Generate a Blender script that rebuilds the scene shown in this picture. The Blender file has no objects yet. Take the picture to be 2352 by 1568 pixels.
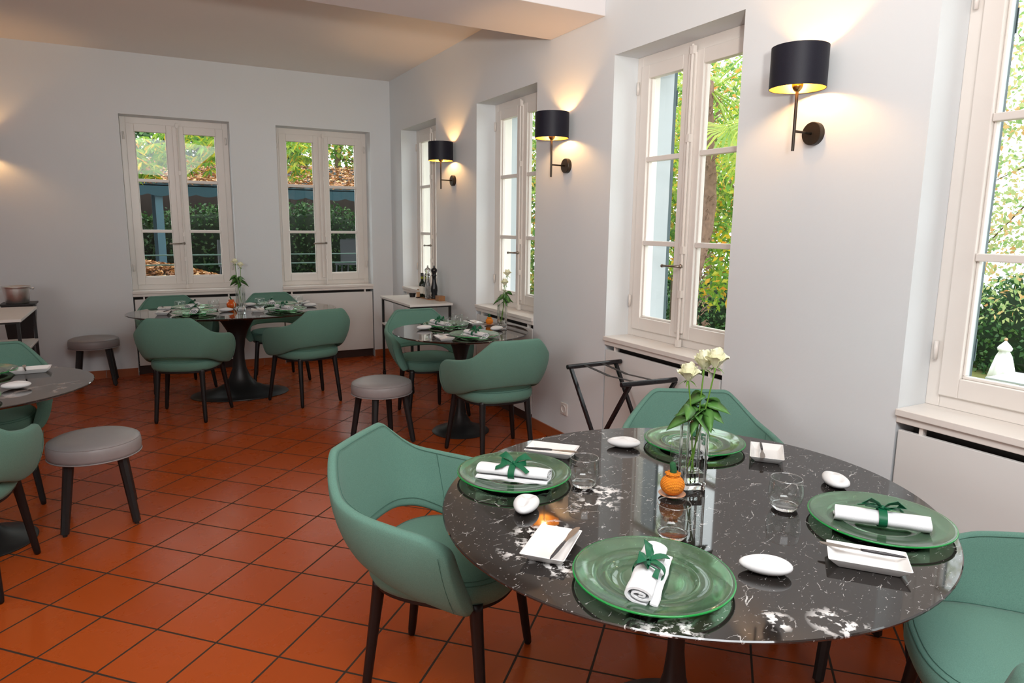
import bpy, math, random
from math import sin, cos, pi, radians as R_
from mathutils import Vector as V, Matrix, noise as NZ

S = bpy.context.scene
COL = S.collection

# ------------------------------------------------------------------ camera
cam_d = bpy.data.cameras.new('camera'); cam = bpy.data.objects.new('camera', cam_d); COL.objects.link(cam)
S.camera = cam
cam_d.sensor_width = 36.0; cam_d.lens = 23.974; cam_d.clip_start = 0.05; cam_d.clip_end = 300
def aim(o, loc, yaw, pitch, roll):
    y, p, r = R_(yaw), R_(pitch), R_(roll)
    fw = V((sin(y)*cos(p), cos(y)*cos(p), -sin(p))); rt = V((cos(y), -sin(y), 0)); up = rt.cross(fw)
    r2 = rt*cos(r) + up*sin(r); u2 = -rt*sin(r) + up*cos(r)
    m = Matrix((r2, u2, -fw)).transposed().to_4x4(); m.translation = V(loc); o.matrix_world = m
aim(cam, (-2.458, -7.412, 1.475), 28.312, 9.651, 0.647)

# ------------------------------------------------------------------ world, lights, exposure
W = bpy.data.worlds.new('overcast_sky'); S.world = W; W.use_nodes = True
bgn = W.node_tree.nodes['Background']; bgn.inputs[0].default_value = (0.93, 0.97, 1.0, 1); bgn.inputs[1].default_value = 3.3
S.view_settings.view_transform = 'Standard'; S.view_settings.look = 'None'
S.view_settings.gamma = 1; S.view_settings.use_curve_mapping = False
S.view_settings.exposure = 0.14
S.cycles.max_bounces = 12; S.cycles.transmission_bounces = 10; S.cycles.transparent_max_bounces = 16
S.cycles.sample_clamp_indirect = 4.0; S.cycles.caustics_reflective = False; S.cycles.caustics_refractive = False

def area(name, loc, target, size, power, col=(1, 1, 1), sy=None):
    d = bpy.data.lights.new(name, 'AREA'); d.energy = power; d.color = col; d.size = size
    if sy: d.shape = 'RECTANGLE'; d.size_y = sy
    o = bpy.data.objects.new(name, d); COL.objects.link(o)
    o.location = loc; o.rotation_euler = (V(target)-V(loc)).to_track_quat('-Z', 'Y').to_euler()
    return o
pd = bpy.data.lights.new('tilted_flash', 'SPOT'); pd.energy = 600; pd.color = (1, .955, .89); pd.shadow_soft_size = .10; pd.spot_size = R_(86); pd.spot_blend = 1
po = bpy.data.objects.new('tilted_flash', pd); COL.objects.link(po); po.location = (-2.85, -8.3, 1.60)
po.rotation_euler = (V((-1.1, -3.6, 4.35))-po.location).to_track_quat('-Z', 'Y').to_euler()
area('left_fill_light', (-6.3, -6.6, 1.9), (-0.5, -5.2, 1.3), 3.0, 45, (1.0, .985, .97), 1.5)  # added fill lamp at the unbroken left wall
area('ceiling_bounce_light', (-1.85, -7.45, 2.86), (-1.0, -6.3, .0), 2.0, 118, (.93, .97, 1.0))

# ------------------------------------------------------------------ materials
def newmat(name):
    m = bpy.data.materials.new(name); m.use_nodes = True
    nt = m.node_tree; return m, nt, nt.nodes['Principled BSDF']
def nd(nt, t, **k):
    n = nt.nodes.new(t)
    for a, b in k.items(): setattr(n, a, b)
    return n
def mth(nt, op, a, b=None, clamp=False):
    n = nt.nodes.new('ShaderNodeMath'); n.operation = op; n.use_clamp = clamp
    for i, x in enumerate((a, b)):
        if x is None: continue
        if isinstance(x, (int, float)): n.inputs[i].default_value = x
        else: nt.links.new(x, n.inputs[i])
    return n.outputs[0]
def mixc(nt, f, a, b):
    n = nt.nodes.new('ShaderNodeMix'); n.data_type = 'RGBA'
    for s, x in ((n.inputs[0], f), (n.inputs[6], a), (n.inputs[7], b)):
        if isinstance(x, (int, float)): s.default_value = x
        elif isinstance(x, tuple): s.default_value = (*x, 1) if len(x) == 3 else x
        else: nt.links.new(x, s)
    return n.outputs[2]
def objc(nt):
    return nt.nodes.new('ShaderNodeTexCoord').outputs['Object']
def noise_(nt, vec, scale, detail=2, rough=.5):
    n = nd(nt, 'ShaderNodeTexNoise'); n.inputs['Scale'].default_value = scale; n.inputs['Detail'].default_value = detail
    n.inputs['Roughness'].default_value = rough
    nt.links.new(vec, n.inputs['Vector']); return n.outputs['Fac']
def bump(nt, bs, h, strength=.2, dist=.01):
    b = nd(nt, 'ShaderNodeBump'); b.inputs['Strength'].default_value = strength; b.inputs['Distance'].default_value = dist
    nt.links.new(h, b.inputs['Height']); nt.links.new(b.outputs[0], bs.inputs['Normal'])
def simple(name, col, rough=.5, metal=0, var=.06, scale=30, spec=.5, trans=0, ior=1.45, bmp=0, coat=0, emis=None, es=0, sheen=0):
    m, nt, b = newmat(name)
    f = noise_(nt, objc(nt), scale, 3)
    c2 = tuple(max(0, x*(1-var)) for x in col); c1 = tuple(min(1, x*(1+var)) for x in col)
    nt.links.new(mixc(nt, f, c2, c1), b.inputs['Base Color'])
    b.inputs['Roughness'].default_value = rough; b.inputs['Metallic'].default_value = metal
    b.inputs['Specular IOR Level'].default_value = spec; b.inputs['Transmission Weight'].default_value = trans
    b.inputs['IOR'].default_value = ior; b.inputs['Coat Weight'].default_value = coat
    b.inputs['Sheen Weight'].default_value = sheen
    if bmp: bump(nt, b, f, bmp, .002)
    if emis: b.inputs['Emission Color'].default_value = (*emis, 1); b.inputs['Emission Strength'].default_value = es
    return m

MT = {}
MT['wall'] = simple('wall_paint', (.71, .74, .755), .75, var=.015, scale=3, bmp=0)
def _wall():
    m = MT['wall']; nt = m.node_tree; b = nt.nodes['Principled BSDF']
    bump(nt, b, noise_(nt, objc(nt), 45, 4), .12, .004)
_wall()
MT['ceiling'] = simple('ceiling_paint', (.86, .82, .77), .8, var=.02, scale=2)
MT['beam'] = simple('beam_paint', (.74, .72, .73), .7, var=.015, scale=3)
MT['frame'] = simple('cream_gloss_paint', (.76, .71, .66), .32, var=.03, scale=8)
MT['panel'] = simple('radiator_panel_paint', (.71, .70, .68), .3, var=.015, scale=4)
MT['dark'] = simple('dark_slot', (.05, .045, .04), .7)
MT['toe'] = simple('dark_brown_board', (.05, .022, .015), .5)
MT['steel'] = simple('brushed_steel', (.80, .79, .77), .42, metal=1, var=.08, scale=60)
MT['oldmetal'] = simple('aged_metal', (.32, .28, .24), .35, metal=1)
MT['black'] = simple('black_lacquer', (.007, .0065, .0065), .42, var=.2)
MT['blackgloss'] = simple('black_gloss_metal', (.012, .012, .014), .18, var=.2)
MT['blackmat'] = simple('black_powder_coat', (.014, .014, .014), .42, var=.15)
MT['white'] = simple('white_porcelain', (.72, .71, .695), .12, var=.01)
MT['bisque'] = simple('matt_white_porcelain', (.69, .69, .69), .5, var=.01)
MT['linen'] = simple('white_linen', (.75, .755, .77), .85, var=.04, scale=400, bmp=.25)
MT['ribbon'] = simple('green_satin', (.006, .105, .045), .42, var=.15, scale=40, spec=.35)
MT['seam'] = simple('seam_thread', (.045, .13, .10), .8)
MT['blade'] = simple('brushed_blade', (.42, .38, .34), .28, metal=1)
MT['handle'] = simple('dark_handle', (.03, .027, .03), .35)
MT['brass'] = simple('brass', (.55, .36, .12), .25, metal=1)
MT['gold'] = simple('gold_lining', (.85, .50, .11), .38, metal=.7, var=.12, scale=50)
MT['socket'] = simple('white_plastic', (.75, .72, .68), .3, var=.01)
MT['white_top'] = simple('white_laminate', (.74, .71, .67), .4, var=.02)
MT['wood'] = simple('oiled_wood', (.32, .15, .06), .45, var=.35, scale=25)
MT['kraft'] = simple('kraft_card', (.55, .33, .18), .7, var=.06)
MT['label'] = simple('paper_label', (.7, .66, .58), .6)
MT['bottle'] = simple('dark_bottle_glass', (.006, .014, .007), .06)
MT['neck'] = simple('yellow_green_foil', (.30, .32, .03), .35)
MT['petal'] = simple('cream_petal', (.86, .85, .62), .6, var=.10, scale=60)
MT['stem'] = simple('rose_stem', (.13, .27, .035), .45, var=.2)
MT['roseleaf'] = simple('rose_leaf', (.075, .20, .04), .42, var=.3, scale=40)
MT['ceramic_orange'] = simple('orange_glaze', (.62, .10, .01), .15, var=.12, scale=20)
MT['ceramic_stripe'] = simple('cream_glaze', (.75, .62, .40), .15)
MT['pump_stem'] = simple('dark_green_wool', (.02, .10, .035), .9, var=.4, scale=300, bmp=.8)
MT['saucer'] = simple('copper_saucer', (.45, .22, .12), .35, var=.3, scale=80)
MT['shutter'] = simple('grey_blue_shutter_paint', (.42, .45, .48), .55, var=.05, scale=6)
MT['shutter_edge'] = simple('dark_shutter_edge', (.05, .08, .09), .5)
MT['teal'] = simple('teal_canvas', (.016, .052, .068), .8, var=.1, scale=5)
MT['post'] = simple('pale_blue_post_paint', (.055, .12, .155), .5)
MT['rail'] = simple('green_rail_paint', (.08, .16, .13), .4)
MT['bark'] = simple('tree_bark', (.12, .085, .05), .9, var=.4, scale=12, bmp=.6)
MT['palmbark'] = simple('palm_bark', (.20, .12, .085), .95, var=.5, scale=25, bmp=.8)
MT['lawn'] = simple('autumn_lawn', (.20, .20, .06), .95, var=.5, scale=3)
MT['earth'] = simple('dark_earth', (.018, .015, .011), .95, var=.5, scale=6)
MT['parasol'] = simple('white_canvas', (.9, .9, .92), .8, var=.02)
MT['outside_wall'] = simple('outside_render', (.5, .5, .48), .85)
MT['water'] = simple('water', (.95, .98, .97), 0, trans=1, ior=1.33, var=0)
MT['clear'] = simple('clear_glass', (.98, .99, .99), 0, trans=1, ior=1.45, var=0)
MT['crystal'] = simple('clear_acrylic', (.97, .98, .98), .02, trans=.9, ior=1.5, var=0)
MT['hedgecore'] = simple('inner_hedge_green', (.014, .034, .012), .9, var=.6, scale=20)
MT['fence'] = simple('dark_fence_wood', (.022, .014, .010), .8, var=.3)
MT['patio'] = simple('patio_furniture_grey', (.10, .11, .12), .5)

def fabric():
    m, nt, b = newmat('green_wool_felt')
    oc = objc(nt); f = noise_(nt, oc, 420, 3, .7); g = noise_(nt, oc, 60, 2)
    c = mixc(nt, mth(nt, 'MULTIPLY_ADD', f, 1.6) if False else f, (.062, .140, .110), (.170, .330, .262))
    c = mixc(nt, mth(nt, 'MULTIPLY', g, .25), c, (.13, .255, .205))
    nt.links.new(c, b.inputs['Base Color']); b.inputs['Roughness'].default_value = .92
    b.inputs['Specular IOR Level'].default_value = .12; b.inputs['Sheen Weight'].default_value = .08
    bump(nt, b, f, .25, .0015); return m
MT['fabric'] = fabric()
def leather():
    m, nt, b = newmat('grey_leather')
    oc = objc(nt); f = noise_(nt, oc, 9, 4); g = noise_(nt, oc, 220, 2)
    nt.links.new(mixc(nt, f, (.25, .235, .235), (.32, .30, .30)), b.inputs['Base Color'])
    b.inputs['Roughness'].default_value = .45; bump(nt, b, g, .12, .001); return m
MT['leather'] = leather()

def tiles():
    m, nt, b = newmat('terracotta_tiles')
    th = R_(-45.311); o = V((-1.5905, -4.9756)); s = 1/.26
    mp = nd(nt, 'ShaderNodeMapping'); mp.inputs['Rotation'].default_value = (0, 0, -th); mp.inputs['Scale'].default_value = (s, s, s)
    ro = (cos(-th)*o.x - sin(-th)*o.y, sin(-th)*o.x + cos(-th)*o.y)
    mp.inputs['Location'].default_value = (-ro[0]*s, -ro[1]*s, 0)
    oc = objc(nt); nt.links.new(oc, mp.inputs[0])
    wob = nd(nt, 'ShaderNodeTexNoise'); wob.inputs['Scale'].default_value = 9; nt.links.new(oc, wob.inputs['Vector'])
    sp = nd(nt, 'ShaderNodeSeparateXYZ'); nt.links.new(mp.outputs[0], sp.inputs[0])
    def edge(x):
        d = mth(nt, 'ABSOLUTE', mth(nt, 'SUBTRACT', mth(nt, 'FRACT', x), .5))
        d = mth(nt, 'ADD', d, mth(nt, 'MULTIPLY', mth(nt, 'SUBTRACT', wob.outputs['Fac'], .5), .008))
        n = nd(nt, 'ShaderNodeMapRange'); n.inputs[1].default_value = .4815; n.inputs[2].default_value = .4875
        nt.links.new(d, n.inputs[0]); return n.outputs[0]
    g = mth(nt, 'MAXIMUM', edge(sp.outputs[0]), edge(sp.outputs[1]))
    cb = nd(nt, 'ShaderNodeCombineXYZ')
    nt.links.new(mth(nt, 'FLOOR', sp.outputs[0]), cb.inputs[0]); nt.links.new(mth(nt, 'FLOOR', sp.outputs[1]), cb.inputs[1])
    wn = nd(nt, 'ShaderNodeTexWhiteNoise'); nt.links.new(cb.outputs[0], wn.inputs[0])
    f1 = noise_(nt, oc, 5, 5, .6); f2 = noise_(nt, oc, 1.3, 2)
    c = mixc(nt, wn.outputs['Value'], (.34, .052, .007), (.41, .070, .010))
    c = mixc(nt, mth(nt, 'MULTIPLY', f1, .6), c, (.37, .074, .014))
    c = mixc(nt, mth(nt, 'MULTIPLY', f2, .3), c, (.39, .074, .012))
    sc = noise_(nt, oc, 38, 5, .75)
    spk = nd(nt, 'ShaderNodeMapRange'); spk.inputs[1].default_value = .70; spk.inputs[2].default_value = .74; nt.links.new(sc, spk.inputs[0])
    c = mixc(nt, mth(nt, 'MULTIPLY', spk.outputs[0], .35), c, (.10, .03, .015))
    c = mixc(nt, g, c, (.045, .030, .021))
    nt.links.new(c, b.inputs['Base Color'])
    nt.links.new(mth(nt, 'ADD', mth(nt, 'MULTIPLY', g, .5), mth(nt, 'ADD', .20, mth(nt, 'MULTIPLY', f1, .16))), b.inputs['Roughness'])
    b.inputs['Specular IOR Level'].default_value = .13
    h = mth(nt, 'ADD', mth(nt, 'MULTIPLY', g, -1), mth(nt, 'MULTIPLY', f2, .25))
    bump(nt, b, h, .25, .003); return m
MT['tiles'] = tiles()
MT['terracotta'] = simple('terracotta_skirting', (.36, .10, .035), .35, var=.2, scale=6)

def marble(name, base, vein, amount, spots=()):
    m, nt, b = newmat(name)
    oc = objc(nt)
    dn = nd(nt, 'ShaderNodeTexNoise'); dn.inputs['Scale'].default_value = 5; dn.inputs['Detail'].default_value = 5; dn.inputs['Roughness'].default_value = .65
    nt.links.new(oc, dn.inputs['Vector'])
    vm = nd(nt, 'ShaderNodeVectorMath', operation='MULTIPLY_ADD'); vm.inputs[1].default_value = (.17, .17, .17)
    nt.links.new(dn.outputs['Color'], vm.inputs[0]); nt.links.new(oc, vm.inputs[2])
    am = nd(nt, 'ShaderNodeMapping'); am.inputs['Rotation'].default_value = (0, 0, .6); am.inputs['Scale'].default_value = (1, 2.1, 1); nt.links.new(oc, am.inputs[0])
    v2 = nd(nt, 'ShaderNodeVectorMath', operation='MULTIPLY_ADD'); v2.inputs[1].default_value = (.07, .07, .07)
    nt.links.new(dn.outputs['Color'], v2.inputs[0]); nt.links.new(am.outputs[0], v2.inputs[2])
    def edge(scale, w, vec):
        v = nd(nt, 'ShaderNodeTexVoronoi', feature='DISTANCE_TO_EDGE'); v.inputs['Scale'].default_value = scale; nt.links.new(vec, v.inputs['Vector'])
        n = nd(nt, 'ShaderNodeMapRange'); n.inputs[1].default_value = w; n.inputs[2].default_value = w*.6; nt.links.new(v.outputs['Distance'], n.inputs[0]); return n.outputs[0]
    def mask(scale, lo, hi, off=0):
        mp = nd(nt, 'ShaderNodeMapping'); mp.inputs['Location'].default_value = (off, off*2, 0); nt.links.new(oc, mp.inputs[0])
        n = nd(nt, 'ShaderNodeMapRange'); n.inputs[1].default_value = lo; n.inputs[2].default_value = hi
        nt.links.new(noise_(nt, mp.outputs[0], scale, 4, .6), n.inputs[0]); return n.outputs[0]
    big = mth(nt, 'MULTIPLY', edge(3.2, .075, vm.outputs[0]), mask(3.6, .54, .60, 3.1))
    big2 = mth(nt, 'MULTIPLY', edge(13, .17, vm.outputs[0]), mask(45, .48, .54, 1)) if spots else None
    big = mth(nt, 'MULTIPLY', big, mask(24, .44, .52, 1))
    if spots:
        reg = None
        for (sx_, sy_, rad) in spots:
            vd = nd(nt, 'ShaderNodeVectorMath', operation='DISTANCE'); nt.links.new(oc, vd.inputs[0]); vd.inputs[1].default_value = (sx_, sy_, .73)
            n = nd(nt, 'ShaderNodeMapRange'); n.inputs[1].default_value = rad*1.35; n.inputs[2].default_value = rad*.6; nt.links.new(vd.outputs['Value'], n.inputs[0])
            reg = n.outputs[0] if reg is None else mth(nt, 'MAXIMUM', reg, n.outputs[0])
        big = mth(nt, 'MULTIPLY', big2, reg)
    fine = mth(nt, 'MULTIPLY', edge(9, .020, v2.outputs[0]), mask(9, .61, .66, 7.7))
    hair = mth(nt, 'MULTIPLY', edge(20, .022, v2.outputs[0]), mask(30, .56, .61, 4.4))
    spk = mth(nt, 'MULTIPLY', mask(130, .67, .71, 2), .55)
    v = mth(nt, 'MAXIMUM', mth(nt, 'MAXIMUM', big, mth(nt, 'MULTIPLY', fine, .6)), mth(nt, 'MAXIMUM', mth(nt, 'MULTIPLY', hair, .42), spk))
    v = mth(nt, 'MULTIPLY', v, amount, True)
    bc = mixc(nt, noise_(nt, oc, 14, 4), tuple(x*.7 for x in base), tuple(x*1.35 for x in base))
    nt.links.new(mixc(nt, v, bc, vein), b.inputs['Base Color'])
    b.inputs['Roughness'].default_value = .045; b.inputs['IOR'].default_value = 1.6; b.inputs['Specular IOR Level'].default_value = .62
    return m
def _loc(x, y):
    a = R_(-196.6); dx, dy = x+1.180, y+6.060; return (dx*cos(a)-dy*sin(a), dx*sin(a)+dy*cos(a))
MT['marble'] = marble('black_veined_marble', (.015, .0125, .0115), (.74, .72, .70), 1,
    [(*_loc(-1.37, -5.93), .06), (*_loc(-1.43, -5.99), .05), (*_loc(-1.67, -6.06), .04), (*_loc(-1.73, -6.13), .05), (*_loc(-1.70, -6.24), .035), (*_loc(-1.64, -6.53), .05), (*_loc(-1.34, -6.66), .045), (*_loc(-1.44, -6.60), .03), (*_loc(-1.60, -6.05), .03)])
MT['marble2'] = marble('dark_smoky_marble', (.020, .014, .012), (.50, .42, .38), .55)
MT['edge'] = simple('black_polished_edge', (.01, .01, .012), .1)

def greenglass():
    m, nt, b = newmat('green_bubbled_glass')
    oc = objc(nt); f = noise_(nt, oc, 260, 3, .8); g = noise_(nt, oc, 22, 3)
    nt.links.new(mixc(nt, mth(nt, 'MULTIPLY', f, .6), (.40, .82, .46), (.66, .96, .68)), b.inputs['Base Color'])
    b.inputs['Transmission Weight'].default_value = .91; b.inputs['Roughness'].default_value = .03; b.inputs['IOR'].default_value = 1.5
    b.inputs['Specular IOR Level'].default_value = .6
    bump(nt, b, mth(nt, 'ADD', g, mth(nt, 'MULTIPLY', f, .15)), .08, .002); return m
MT['greenglass'] = greenglass()
MT['greenrim'] = simple('dense_green_glass_edge', (.015, .40, .075), .06, var=.35, scale=500, trans=.45, ior=1.5)

def paneglass():
    m = bpy.data.materials.new('window_glass'); m.use_nodes = True; nt = m.node_tree; nt.nodes.clear()
    o = nd(nt, 'ShaderNodeOutputMaterial'); g = nd(nt, 'ShaderNodeBsdfGlossy'); g.inputs['Roughness'].default_value = 0
    t = nd(nt, 'ShaderNodeBsdfTransparent'); t.inputs[0].default_value = (.96, .98, .97, 1)
    f = nd(nt, 'ShaderNodeFresnel'); f.inputs[0].default_value = 1.42; mx = nd(nt, 'ShaderNodeMixShader')
    ge = nd(nt, 'ShaderNodeNewGeometry'); nt.links.new(mth(nt, 'MULTIPLY', f.outputs[0], mth(nt, 'SUBTRACT', 1.0, ge.outputs['Backfacing'])), mx.inputs[0]); nt.links.new(t.outputs[0], mx.inputs[1]); nt.links.new(g.outputs[0], mx.inputs[2]); nt.links.new(mx.outputs[0], o.inputs[0])
    return m
MT['pane'] = paneglass()
def thinglass():
    m = MT['pane'].copy(); m.name = 'thin_clear_glass'
    for n in m.node_tree.nodes:
        if n.type == 'FRESNEL': n.inputs[0].default_value = 1.75
        if n.type == 'BSDF_TRANSPARENT': n.inputs[0].default_value = (.975, .985, .98, 1)
    return m
MT['thin'] = thinglass()

def shade():
    m = bpy.data.materials.new('black_lampshade_fabric'); m.use_nodes = True; nt = m.node_tree; b = nt.nodes['Principled BSDF']
    oc = objc(nt); w = noise_(nt, oc, 350, 2)
    nt.links.new(mixc(nt, w, (.006, .006, .012), (.014, .014, .024)), b.inputs['Base Color'])
    b.inputs['Roughness'].default_value = .5; b.inputs['Specular IOR Level'].default_value = .25
    t = nd(nt, 'ShaderNodeBsdfTransparent'); mx = nd(nt, 'ShaderNodeMixShader'); mx.inputs[0].default_value = .010
    o = nt.nodes['Material Output']; nt.links.new(b.outputs[0], mx.inputs[1]); nt.links.new(t.outputs[0], mx.inputs[2]); nt.links.new(mx.outputs[0], o.inputs[0])
    bump(nt, b, w, .3, .001); return m
MT['shade'] = shade()
def emit(name, col, st):
    m = bpy.data.materials.new(name); m.use_nodes = True; nt = m.node_tree; nt.nodes.clear()
    o = nd(nt, 'ShaderNodeOutputMaterial'); e = nd(nt, 'ShaderNodeEmission'); e.inputs[0].default_value = (*col, 1); e.inputs[1].default_value = st
    nt.links.new(e.outputs[0], o.inputs[0]); return m
MT['bulb'] = emit('lit_bulb', (1.0, .56, .22), 400)

def knit():
    m, nt, b = newmat('orange_knitted_wool')
    uv = nd(nt, 'ShaderNodeTexCoord').outputs['UV']; sp = nd(nt, 'ShaderNodeSeparateXYZ'); nt.links.new(uv, sp.inputs[0])
    u = mth(nt, 'MULTIPLY', sp.outputs[0], 34*6.2832); v = mth(nt, 'MULTIPLY', sp.outputs[1], 20*6.2832)
    ph = mth(nt, 'ADD', v, mth(nt, 'MULTIPLY', mth(nt, 'ABSOLUTE', mth(nt, 'SINE', mth(nt, 'MULTIPLY', u, .5))), 2.2))
    h = mth(nt, 'ADD', mth(nt, 'MULTIPLY', mth(nt, 'SINE', ph), .5), mth(nt, 'MULTIPLY', mth(nt, 'ABSOLUTE', mth(nt, 'SINE', u)), .5))
    n = nd(nt, 'ShaderNodeMapRange'); n.inputs[1].default_value = -.4; n.inputs[2].default_value = .6; nt.links.new(h, n.inputs[0])
    nt.links.new(mixc(nt, n.outputs[0], (.62, .13, .004), (.95, .30, .012)), b.inputs['Base Color'])
    b.inputs['Roughness'].default_value = .85; bump(nt, b, h, .9, .0015); return m
MT['knit'] = knit()

def foliage(name, ramp, tr=.35):
    m = bpy.data.materials.new(name); m.use_nodes = True; nt = m.node_tree; nt.nodes.clear()
    o = nd(nt, 'ShaderNodeOutputMaterial'); g = nd(nt, 'ShaderNodeNewGeometry')
    cr = nd(nt, 'ShaderNodeValToRGB'); cr.color_ramp.interpolation = 'LINEAR'
    el = cr.color_ramp.elements
    while len(el) < len(ramp): el.new(.5)
    for e, (p, c) in zip(el, ramp): e.position = p; e.color = (*c, 1)
    nt.links.new(g.outputs['Random Per Island'], cr.inputs[0])
    d = nd(nt, 'ShaderNodeBsdfPrincipled'); d.inputs['Roughness'].default_value = .45
    t = nd(nt, 'ShaderNodeBsdfTranslucent'); mx = nd(nt, 'ShaderNodeMixShader'); mx.inputs[0].default_value = tr
    nt.links.new(cr.outputs[0], d.inputs['Base Color']); nt.links.new(cr.outputs[0], t.inputs[0])
    nt.links.new(d.outputs[0], mx.inputs[1]); nt.links.new(t.outputs[0], mx.inputs[2]); nt.links.new(mx.outputs[0], o.inputs[0]); return m
MT['leaf_bright'] = foliage('chestnut_leaves', [(0, (.10, .27, .03)), (.45, (.24, .42, .05)), (.72, (.42, .52, .06)), (.88, (.75, .55, .03)), (1, (.75, .30, .04))], .5)
MT['leaf_mid'] = foliage('autumn_garden_leaves', [(0, (.07, .20, .03)), (.5, (.20, .36, .06)), (.75, (.42, .50, .10)), (.9, (.65, .40, .06)), (1, (.6, .22, .05))], .5)
MT['leaf_pale'] = foliage('pale_lakeside_leaves', [(0, (.20, .36, .12)), (.6, (.45, .50, .22)), (.85, (.62, .45, .20)), (1, (.6, .3, .12))], .5)
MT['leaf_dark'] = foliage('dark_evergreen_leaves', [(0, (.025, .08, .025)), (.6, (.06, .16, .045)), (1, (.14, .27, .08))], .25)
MT['litter'] = foliage('fallen_leaves', [(0, (.20, .075, .025)), (.5, (.38, .16, .05)), (.8, (.55, .28, .10)), (1, (.65, .42, .18))], .1)
MT['palmleaf'] = foliage('palm_fan_leaf', [(0, (.17, .33, .05)), (.6, (.38, .50, .08)), (1, (.62, .60, .10))], .5)

# ------------------------------------------------------------------ mesh helpers
class M:
    def __init__(s): s.v = []; s.f = []; s.uv = None
    def add(s, vs, fs):
        n = len(s.v); s.v += [tuple(p) for p in vs]; s.f += [tuple(i+n for i in f) for f in fs]; return s
    def box(s, x0, x1, y0, y1, z0, z1):
        x0, x1 = sorted((x0, x1)); y0, y1 = sorted((y0, y1)); z0, z1 = sorted((z0, z1))
        return s.add([(x0,y0,z0),(x1,y0,z0),(x1,y1,z0),(x0,y1,z0),(x0,y0,z1),(x1,y0,z1),(x1,y1,z1),(x0,y1,z1)],
                     [(3,2,1,0),(4,5,6,7),(0,1,5,4),(1,2,6,5),(2,3,7,6),(3,0,4,7)])
    def loops(s, L, cap0=True, cap1=True, closed=False):
        n = len(L[0]); vs = [p for l in L for p in l]; fs = []
        m = len(L); rng = m if closed else m-1
        for i in range(rng):
            a, b = i*n, ((i+1) % m)*n
            for j in range(n):
                k = (j+1) % n; fs.append((a+j, a+k, b+k, b+j))
        if cap0 and not closed: fs.append(tuple(range(n))[::-1])
        if cap1 and not closed: fs.append(tuple(range((m-1)*n, m*n)))
        return s.add(vs, fs)
    def lathe(s, prof, n=32, c=(0,0,0), sx=1, sy=1):   # prof: (r, z) list, closed at ends when r==0
        L = [[(c[0]+r*sx*cos(2*pi*j/n), c[1]+r*sy*sin(2*pi*j/n), c[2]+z) for j in range(n)] for r, z in prof]
        return s.loops(L)
    def ring(s, prof, n=40, c=(0,0,0)):                # closed profile swept around z
        L = [[(c[0]+r*cos(2*pi*j/n), c[1]+r*sin(2*pi*j/n), c[2]+z) for j in range(n)] for r, z in prof]
        return s.loops(L, closed=True)
    def tube(s, pts, r, n=8, sq=False):
        pts = [V(p) for p in pts]; m = len(pts)
        rr = r if isinstance(r, (list, tuple)) else [r]*m
        L = []; up = None
        for i in range(m):
            t = (pts[min(i+1, m-1)]-pts[max(i-1, 0)]).normalized()
            if up is None: up = V((0,0,1)) if abs(t.z) < .9 else V((1,0,0))
            a = (up - t*up.dot(t)).normalized(); b = t.cross(a); up = a
            o = pi/n if sq else 0
            L.append([pts[i]+(a*cos(2*pi*j/n+o)+b*sin(2*pi*j/n+o))*rr[i] for j in range(n)])
        return s.loops(L)
    def strip(s, pts, wdir, w, th=.0006):
        pts = [V(p) for p in pts]; L = []; m = len(pts)
        ws = wdir if isinstance(wdir, list) else [wdir]*m
        wi = w if isinstance(w, list) else [w]*m
        for i in range(m):
            t = (pts[min(i+1, m-1)]-pts[max(i-1, 0)]).normalized(); d = V(ws[i]).normalized(); d = (d-t*d.dot(t)).normalized(); k = t.cross(d)*th
            L.append([pts[i]-d*wi[i]/2-k, pts[i]+d*wi[i]/2-k, pts[i]+d*wi[i]/2+k, pts[i]-d*wi[i]/2+k])
        return s.loops(L)
    def prism(s, poly, y0, y1, ax='y'):
        def P(a, b, c): return {'y': (a, c, b), 'x': (c, a, b), 'z': (a, b, c)}[ax]
        return s.loops([[P(a, b, y0) for a, b in poly], [P(a, b, y1) for a, b in poly]])
    def ico(s, c, r, sub=2):
        import bmesh
        bm = bmesh.new(); bmesh.ops.create_icosphere(bm, subdivisions=sub, radius=1)
        rr = r if isinstance(r, (tuple, list)) else (r, r, r)
        vs = [(c[0]+v.co.x*rr[0], c[1]+v.co.y*rr[1], c[2]+v.co.z*rr[2]) for v in bm.verts]; fs = [tuple(v.index for v in f.verts) for f in bm.faces]
        bm.free(); return s.add(vs, fs)
    def xf(s, mtx):
        s.v = [tuple(mtx @ V(p)) for p in s.v]; return s
    def build(s, name, mat, parent=None, smooth=False, bevel=0, seg=2, sub=0, fix=True, angle=None):
        me = bpy.data.meshes.new(name); me.from_pydata(s.v, [], s.f)
        if fix:
            import bmesh
            bm = bmesh.new(); bm.from_mesh(me); bmesh.ops.recalc_face_normals(bm, faces=bm.faces); bm.to_mesh(me); bm.free()
        me.materials.append(MT[mat] if isinstance(mat, str) else mat)
        if smooth:
            for p in me.polygons: p.use_smooth = True
            if angle is not None:
                try: me.set_sharp_from_angle(angle=R_(angle))
                except Exception: pass
        o = bpy.data.objects.new(name, me); COL.objects.link(o)
        if parent is not None: o.parent = parent
        if bevel:
            b = o.modifiers.new('bevel', 'BEVEL'); b.width = bevel; b.segments = seg; b.limit_method = 'ANGLE'; b.angle_limit = R_(40)
        if sub:
            q = o.modifiers.new('sub', 'SUBSURF'); q.levels = sub; q.render_levels = sub
        return o
def empty(name, loc=(0,0,0), rz=0):
    o = bpy.data.objects.new(name, None); COL.objects.link(o); o.location = loc; o.rotation_euler = (0,0,rz); o.empty_display_size = .05; return o
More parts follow.
